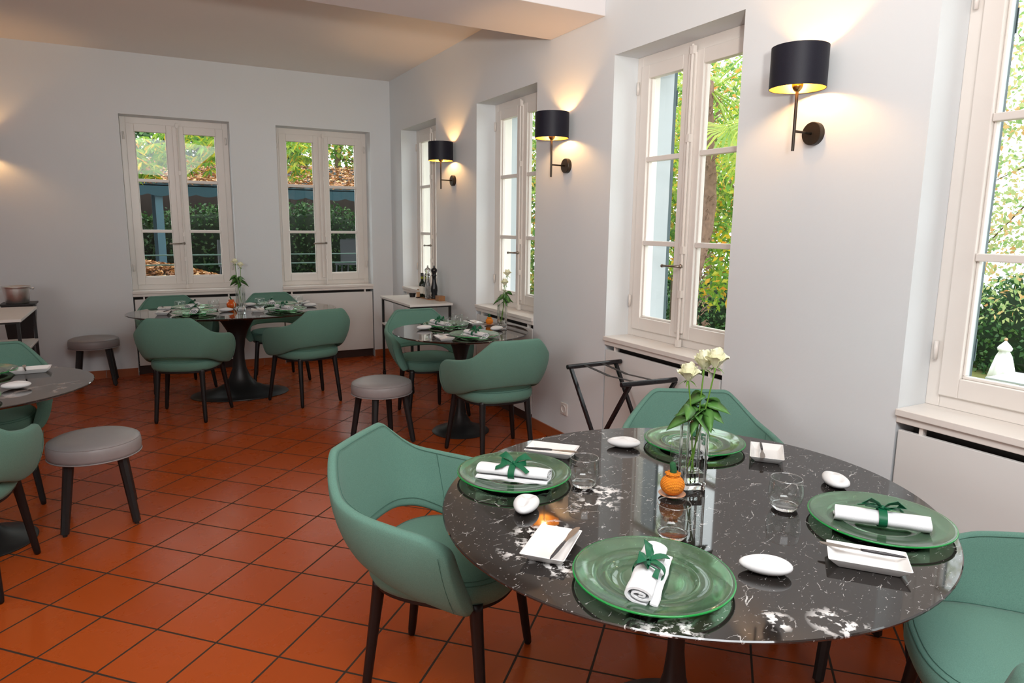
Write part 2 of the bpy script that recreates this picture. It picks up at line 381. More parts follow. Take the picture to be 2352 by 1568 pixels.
def tag(o, label=None, cat=None, group=None, kind=None):
    if label: o['label'] = label
    if cat: o['category'] = cat
    if group: o['group'] = group
    if kind: o['kind'] = kind
    return o
def place(o, loc, rz=0):
    o.location = loc; o.rotation_euler = (0, 0, rz); return o
def kids(o): return [c for c in bpy.data.objects if c.parent == o]
def copy_tree(o, parent=None):
    c = o.copy(); COL.objects.link(c)
    if parent is not None: c.parent = parent
    for ch in kids(o): copy_tree(ch, c)
    return c
class Proto:
    def __init__(s, fn): s.fn = fn; s.o = None
    def __call__(s, loc, rz, label, cat, group=None):
        if s.o is None: s.o = o = s.fn()
        else:
            o = copy_tree(s.o)
            for k in ('label', 'category', 'group'):
                if k in o: del o[k]
        place(o, loc, rz); tag(o, label, cat, group); return o
def catmull(P, n):
    P = [V(p) for p in P]; out = []
    m = len(P)-1
    for i in range(n+1):
        t = i/n*m; k = min(int(t), m-1); u = t-k
        p0 = P[k-1] if k > 0 else P[0]*2-P[1]; p1, p2 = P[k], P[k+1]; p3 = P[k+2] if k+2 <= m else P[m]*2-P[m-1]
        out.append(.5*((2*p1)+(-p0+p2)*u+(2*p0-5*p1+4*p2-p3)*u*u+(-p0+3*p1-3*p2+p3)*u**3))
    return out

# ------------------------------------------------------------------ room shell
RY = -10.6; LX = -6.6; ZC = 2.985
tag(M().box(LX-.3, .30, RY-.3, .30, -.25, 0).build('floor', 'tiles'), kind='structure')
tag(M().box(LX-.3, .42, RY-.3, .42, ZC, ZC+.2).build('ceiling', 'ceiling'), kind='structure')
OPZ0, OPZ1 = .815, 2.443
right_open = [(.353, 1.322), (2.201, 3.172), (4.051, 5.024), (5.911, 6.885), (7.765, 8.74)]   # u = -y
back_open = [(LX*0-2.573, -1.631), (-1.196, -.227)]                                              # u = x
def wall_mesh(opens, u0, u1, th=.42, niche=.17):
    m = M(); cur = u0
    for a, b in opens:
        m.box(cur, a, 0, th, 0, ZC); m.box(a, b, 0, th, OPZ1, ZC)
        m.box(a, b, niche, th, 0, OPZ0-.0)      # masonry behind the radiator niche
        cur = b
    m.box(cur, u1, 0, th, 0, ZC); return m
RZR = -pi/2
w = wall_mesh(right_open, 0, -RY, .445).build('wall_right', 'wall'); w.rotation_euler = (0, 0, RZR); tag(w, kind='structure')
tag(wall_mesh(back_open, LX, .42).build('wall_back', 'wall'), kind='structure')
tag(M().box(LX-.3, LX, RY, .0, 0, ZC).build('wall_left', 'wall'), kind='structure')
tag(M().box(LX-.3, .42, RY-.3, RY, 0, ZC).build('wall_front', 'wall'), kind='structure')
tag(M().box(LX, .0, -3.95, -3.345, 2.677, ZC).build('trim_1', 'beam', bevel=.004), kind='structure')
# terracotta skirting
def skirt(name, segs, rz):
    m = M()
    for a, b in segs:
        n = max(1, round((b-a)/.26)); w_ = (b-a)/n
        for i in range(n): m.box(a+i*w_+.0015, a+(i+1)*w_-.0015, -.009, 0, 0, .072)
        m.box(a, b, -.010, 0, .072, .076)
    o = m.build(name, 'terracotta'); o.rotation_euler = (0, 0, rz); tag(o, kind='structure')
skirt('baseboard_back', [(LX, -2.576), (-1.628, -1.199), (-.224, 0)], 0)
skirt('baseboard_right', [(0.01, .350), (1.325, 2.198), (3.175, 4.048), (5.027, 5.908), (6.888, 7.762), (8.743, -RY)], RZR)

# ------------------------------------------------------------------ windows
def make_window(n, loc, rz, Wd):
    root = empty('window_%d' % n, loc, rz); tag(root, kind='structure')
    z0, z1 = OPZ0, OPZ1; d0 = .158
    k = Wd/.97
    fr = M()
    a_, b_ = .052*k, Wd-.052*k
    fr.box(0, a_, d0+.012, .30, z0, z1).box(b_, Wd, d0+.012, .30, z0, z1).box(a_, b_, d0+.012, .30, z1-.059, z1).box(a_, b_, d0+.012, .30, z0, z0+.049)
    fr.box(0, Wd, .301, .42, z0-.02, z0+.012)
    fr.build('window_frame', 'frame', root, bevel=.003)
    zs, ze = z0+.047, z1-.057
    for (a, b, ga, gb) in ((.050, .500, .120, .400), (.503, .920, .555, .850)):
        a, b, ga, gb = a*k, b*k, ga*k, gb*k; s = M(); gz0, gz1 = .935, 2.312
        s.box(a, ga, d0, d0+.045, zs, ze).box(gb, b, d0, d0+.045, zs, ze).box(ga, gb, d0, d0+.045, zs, gz0).box(ga, gb, d0, d0+.045, gz1, ze)
        for mz in (1.382, 1.863): s.box(ga+.0005, gb-.0005, d0+.005, d0+.0435, mz-.015, mz+.013)
        # stepped bead round the glass
        for q in ((ga, gz0, .008),):
            s.box(ga, ga+.009, d0+.018, d0+.044, gz0+.011, gz1).box(gb-.009, gb, d0+.018, d0+.044, gz0+.011, gz1).box(ga, gb, d0+.018, d0+.044, gz0, gz0+.011)
        so = s.build('sash', 'frame', root, bevel=.0035)
        M().box(ga+.004, gb-.004, d0+.036, d0+.040, gz0+.004, gz1-.004).build('window_pane', 'pane', so)
    mc = M().box(.452*k, .512*k, d0-.014, d0+.0, zs+.03, ze-.01); mc.build('meeting_stile', 'frame', root, bevel=.004)
    rod = M().tube([(.497*k, d0-.026, z0+.02), (.497*k, d0-.026, z1-.03)], .0075, 8)
    for zz in (z0+.03, 1.12, 1.36, z1-.05, 1.95): rod.box(.485*k, .509*k, d0-.034, d0-.010, zz-.028, zz+.012)
    rod.build('locking_rod', 'frame', root, smooth=True, angle=40)
    h = M().tube([(.497*k, d0-.035, 1.265), (.462*k, d0-.052, 1.263), (.400*k, d0-.052, 1.262), (.372*k, d0-.052, 1.261)], [.009, .0065, .006, .0085], 8)
    h.ico((.368*k, d0-.052, 1.261), .011, 1); h.ico((.497*k, d0-.034, 1.265), .014, 1); h.build('window_handle', 'oldmetal', root, smooth=True)
    for zz in (1.03, 2.27):
        for uu in (.020, Wd-.030): M().tube([(uu+.006, d0-.001, zz-.035), (uu+.006, d0-.001, zz+.035)], .008, 8).build('hinge', 'frame', root, smooth=True)
    sl = M().box(.0005, Wd-.0005, -.016, .172, .790, .8155); sl.box(.0005, Wd-.0005, -.004, .17, .762, .789)
    sl.build('window_sill', 'frame', root, bevel=.0025)
    return root
def radiator_cover(loc, rz, Wd, label):
    t = empty('radiator_cover', loc, rz); tag(t, label, 'radiator cover', 'radiator covers under the windows')
    M().box(.012, Wd-.012, -.002, .016, .092, .735).build('panel', 'panel', t, bevel=.002)
    for uu in (.085, Wd-.10): M().box(uu, uu+.014, .006, .03, .70, .761).build('bracket', 'frame', t)
    M().box(.005, Wd-.005, .05, .066, .0, .10).build('kickboard', 'toe', t)
    M().box(.005, Wd-.005, .11, .12, .10, .75).build('slot_backing', 'dark', t)  # near-black sheet behind the panel, so the slot above it looks dark
    return t
wins = [(1, (-2.573, 0, 0), 0, .942, 'white radiator cover under the left window of the far wall'),
        (2, (-1.196, 0, 0), 0, .969, 'white radiator cover under the right window of the far wall')]
rl = ['white radiator cover behind the small trolley with pepper mills in the corner', 'white radiator cover beside the small round table and its rose vase',
      'white radiator cover behind the black folding tray stand', 'large pale radiator cover at the right edge, below the nearest window', None]
for i, (a, b) in enumerate(right_open): wins.append((3+i, (0, -a, 0), RZR, b-a, rl[i]))
for n, loc, rz, Wd, lab in wins:
    rt = make_window(n, loc, rz, Wd)
    if n > 2:
        M().box(0, .006, .301, .445, OPZ0, OPZ1).box(Wd-.006, Wd, .301, .445, OPZ0, OPZ1).box(.006, Wd-.006, .301, .445, OPZ1-.006, OPZ1).build('window_surround', 'shutter', rt)
    if lab: radiator_cover(loc, rz, Wd, lab)
    else: M().box(0, Wd, 0, .05, 0, OPZ0-.05).build('trim_2', 'panel', None).rotation_euler = (0, 0, rz); 
o = bpy.data.objects.get('trim_2'); o.location = (0, -right_open[4][0], 0); tag(o, kind='structure')

# shutters folded open outside the right-hand windows
def shutter():
    t = empty('window_shutter')
    M().box(-.46, -.028, .006, .028, .80, 2.46).build('shutter_leaf', 'shutter', t)
    M().box(-.027, -.001, .004, .030, .80, 2.46).build('shutter_edge', 'shutter_edge', t)
    for z in (1.0, 2.25): M().box(-.05, .002, .031, .036, z-.045, z+.045).build('shutter_hinge', 'shutter_edge', t)
    return t
SH = Proto(shutter)
sl_ = ['folded shutter outside the corner window of the right wall, its dark edge showing', 'folded shutter outside the window beside the small round table',
       'folded shutter with dark edge outside the window above the white roses', 'folded shutter with dark edge outside the nearest window at the right']
for i, (a, b) in enumerate(right_open[:4]):
    SH((.445, -a, 0), RZR, sl_[i], 'shutter', 'folded shutters outside the right wall windows')

# ------------------------------------------------------------------ wall lamps
def sconce():
    t = empty('wall_lamp')
    M().lathe([(0, 0), (.046, 0), (.046, -.0), (.046, .022), (.044, .025), (0, .025)], 40).xf(Matrix.Rotation(pi/2, 4, 'X')).build('backplate', 'oldblack', t, smooth=True, angle=30)
    M().tube([(0, -.02, 0), (0, -.125, .002)], .0052, 12).build('arm', 'oldblack', t, smooth=True)
    M().tube([(0, -.125, -.075), (0, -.125, .180)], .0062, 12).build('rod', 'oldblack', t, smooth=True, angle=40)
    M().lathe([(0, .152), (.010, .154), (.019, .165), (.022, .178), (.020, .186), (.010, .190), (0, .191)], 24, (0, -.125, 0)).build('bulb_holder', 'brass', t, smooth=True)
    sh = M(); L = []
    sh.ring([(.1075, .163), (.1075, .320), (.1062, .320), (.1062, .163)], 64, (0, -.125, 0))
    s_ = sh.build('lamp_shade', 'shade', t, smooth=True, angle=40)
    M().ring([(.1058, .1645), (.1058, .3185), (.1048, .3185), (.1048, .1645)], 64, (0, -.125, 0)).build('shade_lining', 'gold', s_, smooth=True, angle=40)
    wr = M()
    for a in (0.3, 0.3+2*pi/3, .3+4*pi/3): wr.tube([(0+.02*cos(a), -.125+.02*sin(a), .205), (.104*cos(a), -.125+.104*sin(a), .176)], .0016, 6)
    wr.build('shade_carrier', 'brass', s_)
    M().ico((0, -.125, .218), (.019, .019, .027), 2).build('light_bulb', 'bulb', t, smooth=True)
    return t
MT['oldblack'] = simple('bronze_black', (.035, .026, .018), .4, metal=.4)
SC = Proto(sconce)
for y, lab in ((-5.445, 'black drum wall lamp nearest the camera, right of the tall window'), (-3.582, 'middle black drum wall lamp, between the two tall windows of the right wall'),
               (-1.74, 'smallest and farthest black drum wall lamp on the right wall')):
    SC((0, y, 1.858), RZR, lab, 'wall lamp', 'black drum wall lamps with gold lining')
SC((-3.66, 0, 1.858), 0, 'black drum wall lamp lighting the left end of the far wall', 'wall lamp', 'black drum wall lamps with gold lining')

so = empty('wall_socket', (0, -3.618, .248), RZR); tag(so, 'white wall socket low on the right wall beside the tray stand', 'socket')
M().box(-.041, .041, -.009, 0, -.041, .041).build('cover_plate', 'socket', so, bevel=.003)
M().lathe([(0, .008), (.021, .008), (.023, .014), (.027, .014), (.027, .004), (0, .004)], 28).xf(Matrix.Rotation(pi/2, 4, 'X')).build('socket_face', 'socket', so, smooth=True, angle=30)

# ------------------------------------------------------------------ chairs
def chair():
    t = empty('dining_chair')
    Th = [(0,-.318,.800),(.10,-.315,.800),(.152,-.309,.798),(.190,-.293,.768),(.232,-.264,.724),(.266,-.222,.690),(.296,-.140,.668),(.310,-.03,.652),(.312,.050,.640),(.306,.105,.618),(.299,.135,.592)]
    Bh = [(0,-.262,.505),(.09,-.258,.503),(.140,-.246,.500),(.172,-.228,.495),(.200,-.195,.488),(.222,-.150,.472),(.238,-.08,.445),(.246,-.01,.425),(.249,.07,.408),(.250,.14,.399),(.249,.182,.404)]
    mir = lambda P: [(-x, y, z) for x, y, z in P[:0:-1]] + P
    n = 96
    T = catmull(mir(Th), n); B = catmull(mir(Bh), n)
    L = []; K = 28
    topline = []
    for i in range(n+1):
        t_, b_ = T[i], B[i]; tan = (T[min(i+1, n)]-T[max(i-1, 0)]+B[min(i+1, n)]-B[max(i-1, 0)]).normalized()
        upv = (t_-b_); hgt = upv.length; upn = upv.normalized(); out = tan.cross(upn); out.normalize()
        mid = (t_+b_)/2
        if out.dot(V((mid.x, mid.y, 0))) < 0: out = -out
        s = abs(i/n-.5)*2; th = .0185 + .004*max(0, (s-.5)*2) + .012*max(0, (s-.80)/.20)
        e = 1.0
        if s > .95: e = math.sqrt(max(0, 1-((s-.95)/.05)**2))*.90+.10
        ring = []
        for j in range(K):
            a = 2*pi*j/K; ca, sa = cos(a), sin(a); p = .45
            cx = math.copysign(abs(ca)**p, ca); cz = math.copysign(abs(sa)**.75, sa)
            zz = cz*hgt/2*(.90+.10*e)
            bul = .012*cos(max(-1, min(1, cz))*pi/2)
            ring.append(mid + upn*zz + out*(cx*th*e*(1 if abs(cz) < .8 else 1) + bul))
        L.append(ring)
        topline.append((t_, b_, out, th))
    bk = M().loops(L).build('backrest', 'fabric', t, smooth=True)
    st = M()
    for off in (-.0145,):
        pts = [tt - (tt-bb).normalized()*.013 + o_*(off-.002) for tt, bb, o_, th in topline[3:-3]]
        st.tube(pts, .0009, 5)
        pts = [bb + (tt-bb).normalized()*.030 - o_*(.0165) for tt, bb, o_, th in topline[18:-18]]
        st.tube(pts, .0009, 5)
        for idx in (20, n-20):
            tt, bb, o_, th = topline[idx]; st.tube([bb.lerp(tt, q) - o_*(th-.0115*sin(q*pi)) for q in (.05, .2, .4, .6, .8, .94)], .0009, 5)
        for idx in (5, n-5):
            tt, bb, o_, th = topline[idx]; st.tube([bb.lerp(tt, q) + o_*(th+.0125*sin(q*pi)) for q in (.10, .25, .45, .65, .8, .92)], .0009, 5)
    st.build('stitching', 'seam', bk)
    # seat cushion
    def outline(sc, z, n=56):
        P = []
        for j in range(n):
            a = 2*pi*j/n; c, s_ = cos(a), sin(a); e = .72
            x = math.copysign(abs(c)**e, c); y = math.copysign(abs(s_)**e, s_)
            hw = .238 + .014*y
            P.append((x*hw*sc, (.008+y*.247)*sc if y > 0 else (.008+y*.238)*sc, z))
        return P
    Ls = [outline(.0, .386), outline(.88, .386), outline(.955, .393), outline(.995, .412), outline(1.0, .432), outline(.985, .452), outline(.94, .464), outline(.80, .472), outline(.5, .478), outline(.0, .480)]
    se = M().loops(Ls, False, False).build('seat', 'fabric', t, smooth=True)
    s2 = M(); s2.tube([V(p)+V((0,0,.0005)) for p in outline(.968, .4585)] + [V(outline(.968, .4585)[0])], .0011, 5); s2.tube([V(p)+V((0,0,.0005)) for p in outline(.925, .4665)] + [V(outline(.925, .4665)[0])], .0009, 5)
    s2.build('stitching', 'seam', se)
    # black frame under seat
    M().loops([outline(.90, .374), outline(.93, .378), outline(.93, .390)], True, True).build('seat_frame', 'black', t, smooth=True, angle=40)
    for sx, sy in ((-1, 1), (1, 1), (-1, -1), (1, -1)):
        top = (sx*(.200 if sy > 0 else .154), sy*(.168 if sy > 0 else .160), .402); bot = (sx*(.25 if sy > 0 else .175), sy*.21, .0)
        a, b = V(top), V(bot); ps = [a.lerp(b, q) for q in (0, .05, .13, .3, .6, .93, .985, 1)]
        M().tube(ps, [.0215, .0208, .0196, .0182, .0162, .0145, .0125, .007], 14).build('leg', 'black', t, smooth=True)
    return t
CH = Proto(chair)
G = 'green upholstered dining armchairs'
for (x, y, h, lab) in [
    (-1.665, -5.515, -44.5, 'green felt armchair at the left of the front table, largest chair in view'),
    (-.640, -6.690, 133, 'green felt armchair cut off by the right edge, beside the front table'),
    (-.614, -5.556, 238.6, 'green armchair behind the front table, only its back seen behind the roses'),
    (-.517, -3.570, 88.6, 'green armchair with its back to the camera at the small round table'),
    (-.548, -2.499, 270.6, 'green armchair facing the camera at the small round table, in front of the trolley'),
    (-2.221, -1.754, 68.8, 'green armchair seen from behind, left front of the oval table'),
    (-1.303, -1.658, 107.1, 'green armchair seen from behind, right front of the oval table'),
    (-2.238, -.669, 279.6, 'green armchair facing the camera beyond the oval table, at its left'),
    (-1.387, -.700, 270, 'green armchair facing the camera beyond the oval table, at its right'),
    (-3.260, -3.050, 270, 'green armchair facing the camera beyond the left-edge table'),
    (-3.217, -4.110, 90, 'green armchair cut off by the left edge, nearest the camera at the left-edge table')]:
    CH((x, y, 0), R_(h-90), lab, 'chair', G)

# ------------------------------------------------------------------ stools
def stool():
    t = empty('round_stool')
    r = .204
    cu = M().lathe([(0, .345), (r-.012, .345), (r-.003, .350), (r, .362), (r+.001, .385), (r-.001, .405), (r-.008, .420), (r-.028, .430), (r-.07, .436), (r-.13, .440), (0, .441)], 64).build('cushion', 'leather', t, smooth=True)
    pm = M()
    for rr, z, q in ((r-.0015, .347, .0035), (r-.0055, .4165, .0016)):
        pm.loops([[((rr+q*cos(b))*cos(a), (rr+q*cos(b))*sin(a), z+q*sin(b)) for b in [2*pi*k/6 for k in range(6)]] for a in [2*pi*j/64 for j in range(64)]], closed=True)
    pm.build('piping', 'leather', cu, smooth=True)
    for a in range(4):
        an = pi/4+a*pi/2; top = V((.155*cos(an), .155*sin(an), .346)); bot = V((.212*cos(an), .212*sin(an), .012))
        m = M().tube([top, top.lerp(bot, .5), bot], [.0235, .021, .0185], 8)
        m.tube([bot, (bot.x, bot.y, 0)], [.010, .010], 8); m.build('leg', 'blackmat', t)
    return t
ST = Proto(stool)
G = 'round grey leather stools with black legs'
ST((-2.735, -3.595, 0), R_(3), 'large grey stool in the left foreground, beside the left-edge table', 'stool', G)
ST((-1.090, -3.010, 0), R_(12), 'grey stool in the middle of the floor, left of the small round table', 'stool', G)
ST((-2.910, -.240, 0), R_(0), 'grey stool standing against the far wall', 'stool', G)
ST((-.385, -6.070, 0), R_(145), 'dark-legged stool hidden under the front table, beside the right wall', 'stool', G)

# ------------------------------------------------------------------ tables
def table(name, c, rx, ry, rot, br, mat, label, bx=1.0, by=1.0):
    t = empty(name, (c[0], c[1], 0), rot); n = 128
    def ell(k, z): return [((rx+k)*cos(2*pi*j/n), (ry+k)*sin(2*pi*j/n), z) for j in range(n)]
    top = M().loops([ell(-.030, .7165), ell(-.006, .7255), ell(0, .7295), ell(0, .7325), ell(-.0025, .735)]).build('tabletop', mat, t, smooth=True, angle=25)
    H = .7165
    prof = [(0, 0), (br, 0), (br+.002, .004), (br-.004, .010), (br*.80, .022), (br*.55, .038), (br*.36, .068), (br*.22, .12), (.033, .19), (.0245, .27), (.024, .34), (.028, .43), (.040, .53), (.062, .62), (.098, .685), (.13, .712), (.13, H), (0, H)]
    if bx*by < 1: prof = [(0, 0), (br, 0), (br+.002, .005), (br-.005, .013), (br*.80, .028), (br*.55, .052), (br*.34, .092), (br*.22, .15), (.058, .23), (.047, .31), (.048, .39), (.060, .48), (.085, .56), (.125, .63), (.175, .685), (.205, .71), (.205, H), (0, H)]
    M().lathe(prof, 64, sx=bx, sy=by).build('pedestal', 'blackmat', t, smooth=True, angle=50)
    return tag(t, label, 'table')
table('dining_table', (-1.180, -6.060), .682, .650, R_(196.6), .24, 'marble', 'round black veined marble table in the foreground, set for four')
table('dining_table', (-.512, -3.028), .494, .478, R_(80), .205, 'marble2', 'small round dark table in the middle distance, set for two')
table('dining_table', (-1.790, -1.185), .835, .570, R_(-3), .40, 'marble2', 'oval dark table by the far wall, set for four', 1, .70)
table('dining_table', (-3.205, -3.665), .500, .490, 0, .215, 'marble2', 'brownish round table cut off by the left edge')

# ------------------------------------------------------------------ tableware builders
TZ = .7352
def plate():
    r = .168
    prof = [(0, .0015), (.060, .0010), (.082, .0010), (.089, .0030), (.0945, .0085), (.130, .0135), (.162, .0185), (.1675, .0205), (.168, .0225), (.1655, .0240), (.160, .0235), (.130, .0180), (.099, .0130), (.0955, .0142), (.0925, .0128), (.0895, .0085), (.084, .0058), (.060, .0055), (0, .0058)]
    t = empty('charger_plate')
    b = M().lathe(prof, 96).build('plate_body', 'greenglass', t, smooth=True)
    M().loops([[((.1668+.0026*cos(b_))*cos(a), (.1668+.0026*cos(b_))*sin(a), .0214+.0024*sin(b_)) for b_ in [2*pi*k/8 for k in range(8)]] for a in [2*pi*j/96 for j in range(96)]], closed=True).build('plate_rim', 'greenrim', t, smooth=True)
    return t
def napkin():
    t = empty('napkin_roll'); L_ = .212
    def spiral(k):
        P = []
        for i in range(60):
            q = i/59; a = q*2*pi*2.15+pi*1.35; r = .0285*(1-.78*q)
            P.append((cos(a)*r*1.12, sin(a)*r*(.72-.30*q)))
        return P
    th = .0040; m = M(); X = [-L_/2+i*L_/14 for i in range(15)]
    rings = []
    for i, x in enumerate(X):
        wob = 1+.03*sin(i*1.3)-.05*math.exp(-((x)/.02)**2); sp = spiral(0)
        out = [(x, a*wob*(1+th/.0285/2), b*wob*(1+th/.0285/2)) for a, b in sp]; inn = [(x, a*wob-th*a/max(1e-4, math.hypot(a, b)), b*wob-th*b/max(1e-4, math.hypot(a, b))) for a, b in sp]
        rings.append([(p[0]+.002*sin(p[1]*90), p[1], p[2]+.0215) for p in out+inn[::-1]])
    m.loops(rings)
    # loose flap along the roll
    fl = [V((0, -.020, .006)), V((0, -.029, .0040)), V((0, -.035, .0034))]
    m.loops([[(x, p.y*(1+.05*sin(i*.9)), p.z+.001*sin(i*1.7)) for p in fl] + [(x, p.y, p.z+.004) for p in fl[::-1]] for i, x in enumerate(X)])
    m.build('napkin_cloth', 'linen', t, smooth=True, angle=50)
    rb = M(); ra, rc = .0330, .0222
    rb.strip([(0, cos(a)*ra, .0215+sin(a)*rc) for a in [2*pi*j/40 for j in range(41)]], V((1, 0, 0)), .019)
    z = .0215+rc
    for s_ in (-1, 1):
        rb.strip([(0, .002, z+.001), (s_*.013, .005, z+.015), (s_*.030, .010, z+.023), (s_*.043, .009, z+.015), (s_*.034, .003, z+.005), (s_*.015, 0, z+.002), (0, 0, z+.002)], V((.15*s_, .72, .72)), [.007, .015, .021, .022, .019, .012, .007])
        rb.strip([(0, 0, z+.003), (s_*.015, -.014*s_, z+.004), (s_*.032, -.022, z-.001), (s_*.050, -.026-.006*s_, z-.010)], V((0, .85, .5)), [.006, .013, .014, .013])
    rb.ico((0, .002, z+.004), (.007, .007, .006), 1); rb.build('ribbon', 'ribbon', t, smooth=True, angle=60)
    return t
def dish():
    def rc(hx, hy, z, k=.004):
        P = []
        for sx, sy, a0 in ((1, 1, 0), (-1, 1, 90), (-1, -1, 180), (1, -1, 270)):
            for j in range(4): a = R_(a0+j*30); P.append((sx*(hx-k)+k*cos(a), sy*(hy-k)+k*sin(a), z))
        return P
    m = M().loops([rc(.055, .030, .0), rc(.062, .036, .001), rc(.082, .0515, .0205), rc(.0825, .052, .022), rc(.0805, .050, .0225), rc(.064, .038, .0065), rc(.060, .034, .005)])
    return m.build('butter_dish', 'white', None, smooth=True, angle=28)
def knife():
    t = empty('butter_knife')
    bl = [(-.088, .004), (-.086, .008), (-.070, .0095), (-.045, .0085), (-.020, .0045), (0, .003), (0, -.003), (-.020, -.0035), (-.045, -.0065), (-.070, -.0060), (-.084, -.001)]
    M().prism(bl, 0, .0016, 'z').build('blade', 'blade', t)
    M().tube([(-.002, 0, .0008), (.015, 0, .001), (.045, 0, .001), (.080, 0, .001), (.089, 0, .001)], [.003, .0038, .0042, .0030, .0012], 8).build('handle', 'handle', t, smooth=True)
    return t
def pebble():
    m = M().ico((0, 0, 0), 1, 4); out = []
    for x, y, z in m.v:
        r = math.hypot(x, y)
        X = x*.056; Y = y*.0335*(1+.16*x); Z = z*.0180
        if z > 0: Z += z**.5*(-.0175*math.exp(-((x-.42)**2+(y+.05)**2)/.10) -.0160*math.exp(-((x+.40)**2+(y-.10)**2)/.09)) + .0030*math.exp(-((x-.02)**2+(y)**2)/.03)
        out.append((X, Y, Z+.0180))
    m.v = out; return m.build('pebble_dish', 'bisque', None, smooth=True)
def tumbler():
    t = empty('glass_tumbler')
    M().lathe([(.0365, .0125), (.0425, .028), (.0450, .045), (.0440, .062), (.0410, .083), (.0402, .0865), (.0392, .0865), (.0388, .083), (.0422, .062), (.0432, .045), (.0407, .028), (.0350, .0130)], 56).build('tumbler_wall', 'thin', t, smooth=True)
    M().loops([[((.0400+.0007*cos(b_))*cos(a), (.0400+.0007*cos(b_))*sin(a), .0865+.0007*sin(b_)) for b_ in [2*pi*k/6 for k in range(6)]] for a in [2*pi*j/56 for j in range(56)]], closed=True).build('tumbler_lip', 'clear', t, smooth=True)
    M().lathe([(0, 0), (.025, 0), (.029, .0015), (.0335, .007), (.0362, .0122), (.030, .0098), (.018, .0078), (0, .0072)], 56).build('tumbler_base', 'clear', t, smooth=True)
    return t
def vase():
    t = empty('square_vase'); H = .205; w = .031; i_ = .0265
    def sq(h, z, k=.004):
        P = []
        for sx, sy, a0 in ((1, 1, 0), (-1, 1, 90), (-1, -1, 180), (1, -1, 270)):
            for j in range(3): a = R_(a0+j*45); P.append((sx*(h-k)+k*cos(a), sy*(h-k)+k*sin(a), z))
        return P
    M().loops([sq(w, .0205), sq(w, H), sq(i_, H, .003), sq(i_, .0205, .003)], False, False).build('vase_body', 'thin', t, smooth=True, angle=30)
    co = M()
    for sx in (-1, 1):
        for sy in (-1, 1): co.tube([(sx*(w-.0035), sy*(w-.0035), .0205), (sx*(w-.0035), sy*(w-.0035), H+.0005)], .0042, 8)
    co.loops([sq(w+.0003, H-.001), sq(w+.0003, H+.0012), sq(i_-.0003, H+.0012, .003), sq(i_-.0003, H-.001, .003)], closed=True)
    co.build('vase_corner', 'clear', t, smooth=True, angle=50)
    M().loops([sq(w-.001, 0), sq(w, .002), sq(w, .0200)]).build('vase_base', 'clear', t, smooth=True, angle=30)
    M().loops([sq(i_-.0006, .0206, .003), sq(i_-.0006, .048, .003)]).build('water', 'water', t)
    return t
def rose(H, lean, head=1.0, leaves=2, seed=0):
    random.seed(seed); t = empty('white_rose')
    A = V((-lean[0]*.35, -lean[1]*.35, 0)); Bp = V((lean[0], lean[1], H))
    pts = [A.lerp(Bp, q)+V((.004*sin(q*5+seed), .003*cos(q*4+seed), 0)) for q in [i/8 for i in range(9)]]
    M().tube(pts, .0022, 7).build('stem', 'stem', t, smooth=True)
    top = pts[-1]; b = M()
    def petal(az, open_, hh, wd, r0):
        rows = []; nb = 7; na = 6
        for i in range(na):
            q = i/(na-1); zz = hh*q*(1-.16*open_*q*q); rad = r0*(.25+.75*math.sin(min(1, q*1.25)*pi/2)) + open_*.020*q**2.4
            row = []
            for j in range(nb):
                s_ = (j/(nb-1)-.5)*2; aa = az + s_*wd*(.45+.55*sin(q*pi*.62)); lip = -.006*abs(s_)**2.5*q + .002*sin(s_*5+az*3)*q
                row.append(V((cos(aa)*rad, sin(aa)*rad, zz+lip - (.010*open_*q**3))))
            rows.append(row)
        n0 = len(b.v); th = .0006
        for side in (0, 1):
            for row in rows:
                for p in row:
                    d = V((p.x, p.y, 0)).normalized()*th*side; b.v.append(tuple((p+d)*head+top))
        for side in (0, 1):
            o = n0+side*na*nb
            for i in range(na-1):
                for j in range(nb-1):
                    q = (o+i*nb+j, o+i*nb+j+1, o+(i+1)*nb+j+1, o+(i+1)*nb+j); b.f.append(q if side else q[::-1])
    for ring, (n, op, hh, wd, r0) in enumerate([(3, 0, .048, 1.3, .007), (3, .03, .050, 1.2, .010), (4, .08, .050, 1.0, .0135), (5, .28, .047, .82, .0165), (5, .62, .042, .80, .019)]):
        for k in range(n): petal(2*pi*k/n+ring*.9+random.uniform(-.15, .15), op*random.uniform(.7, 1.25), hh*random.uniform(.92, 1.06), wd, r0)
    b.build('bloom', 'petal', t, smooth=True, fix=False)
    lf = M()
    def leaf(base, d, ln, wd, mm, roll=0):
        d = V(d).normalized(); side = d.cross(V((0, 0, 1))).normalized(); side = (side*cos(roll)+d.cross(side)*sin(roll)).normalized(); L = []
        for i in range(7):
            q = i/6; ww = wd*sin(pi*min(1, q*.93+.05))**.8*(1-.35*q) if 0 < q < 1 else .0008; c = V(base)+d*ln*q+V((0, 0, -ln*.45*q*q)); k = V((0, 0, .0005))
            dz = V((0, 0, -.18*ww))
            L.append([c-side*ww+k*0-dz, c-k, c+side*ww-dz, c+k])
        mm.loops(L)
    for k in range(5): leaf(top+V((0, 0, .001)), (cos(k*1.257), sin(k*1.257), -.1), .026, .0035, lf)
    lf.build('sepals', 'stem', t, smooth=True)
    for k in range(leaves+1):
        lm = M(); az = seed*1.7+k*2.2
        for q in range(2):
            aa = az+(q-.5)*.9; leaf(pts[5]+V((0, 0, random.uniform(-.02, .01)+.012*k)), (cos(aa), sin(aa), .15-.35*q), random.uniform(.062, .080), random.uniform(.020, .026), lm, random.choice((-1, 1))*random.uniform(.35, .95))
        lm.build('leaf', 'roseleaf', t, smooth=True)
    return t
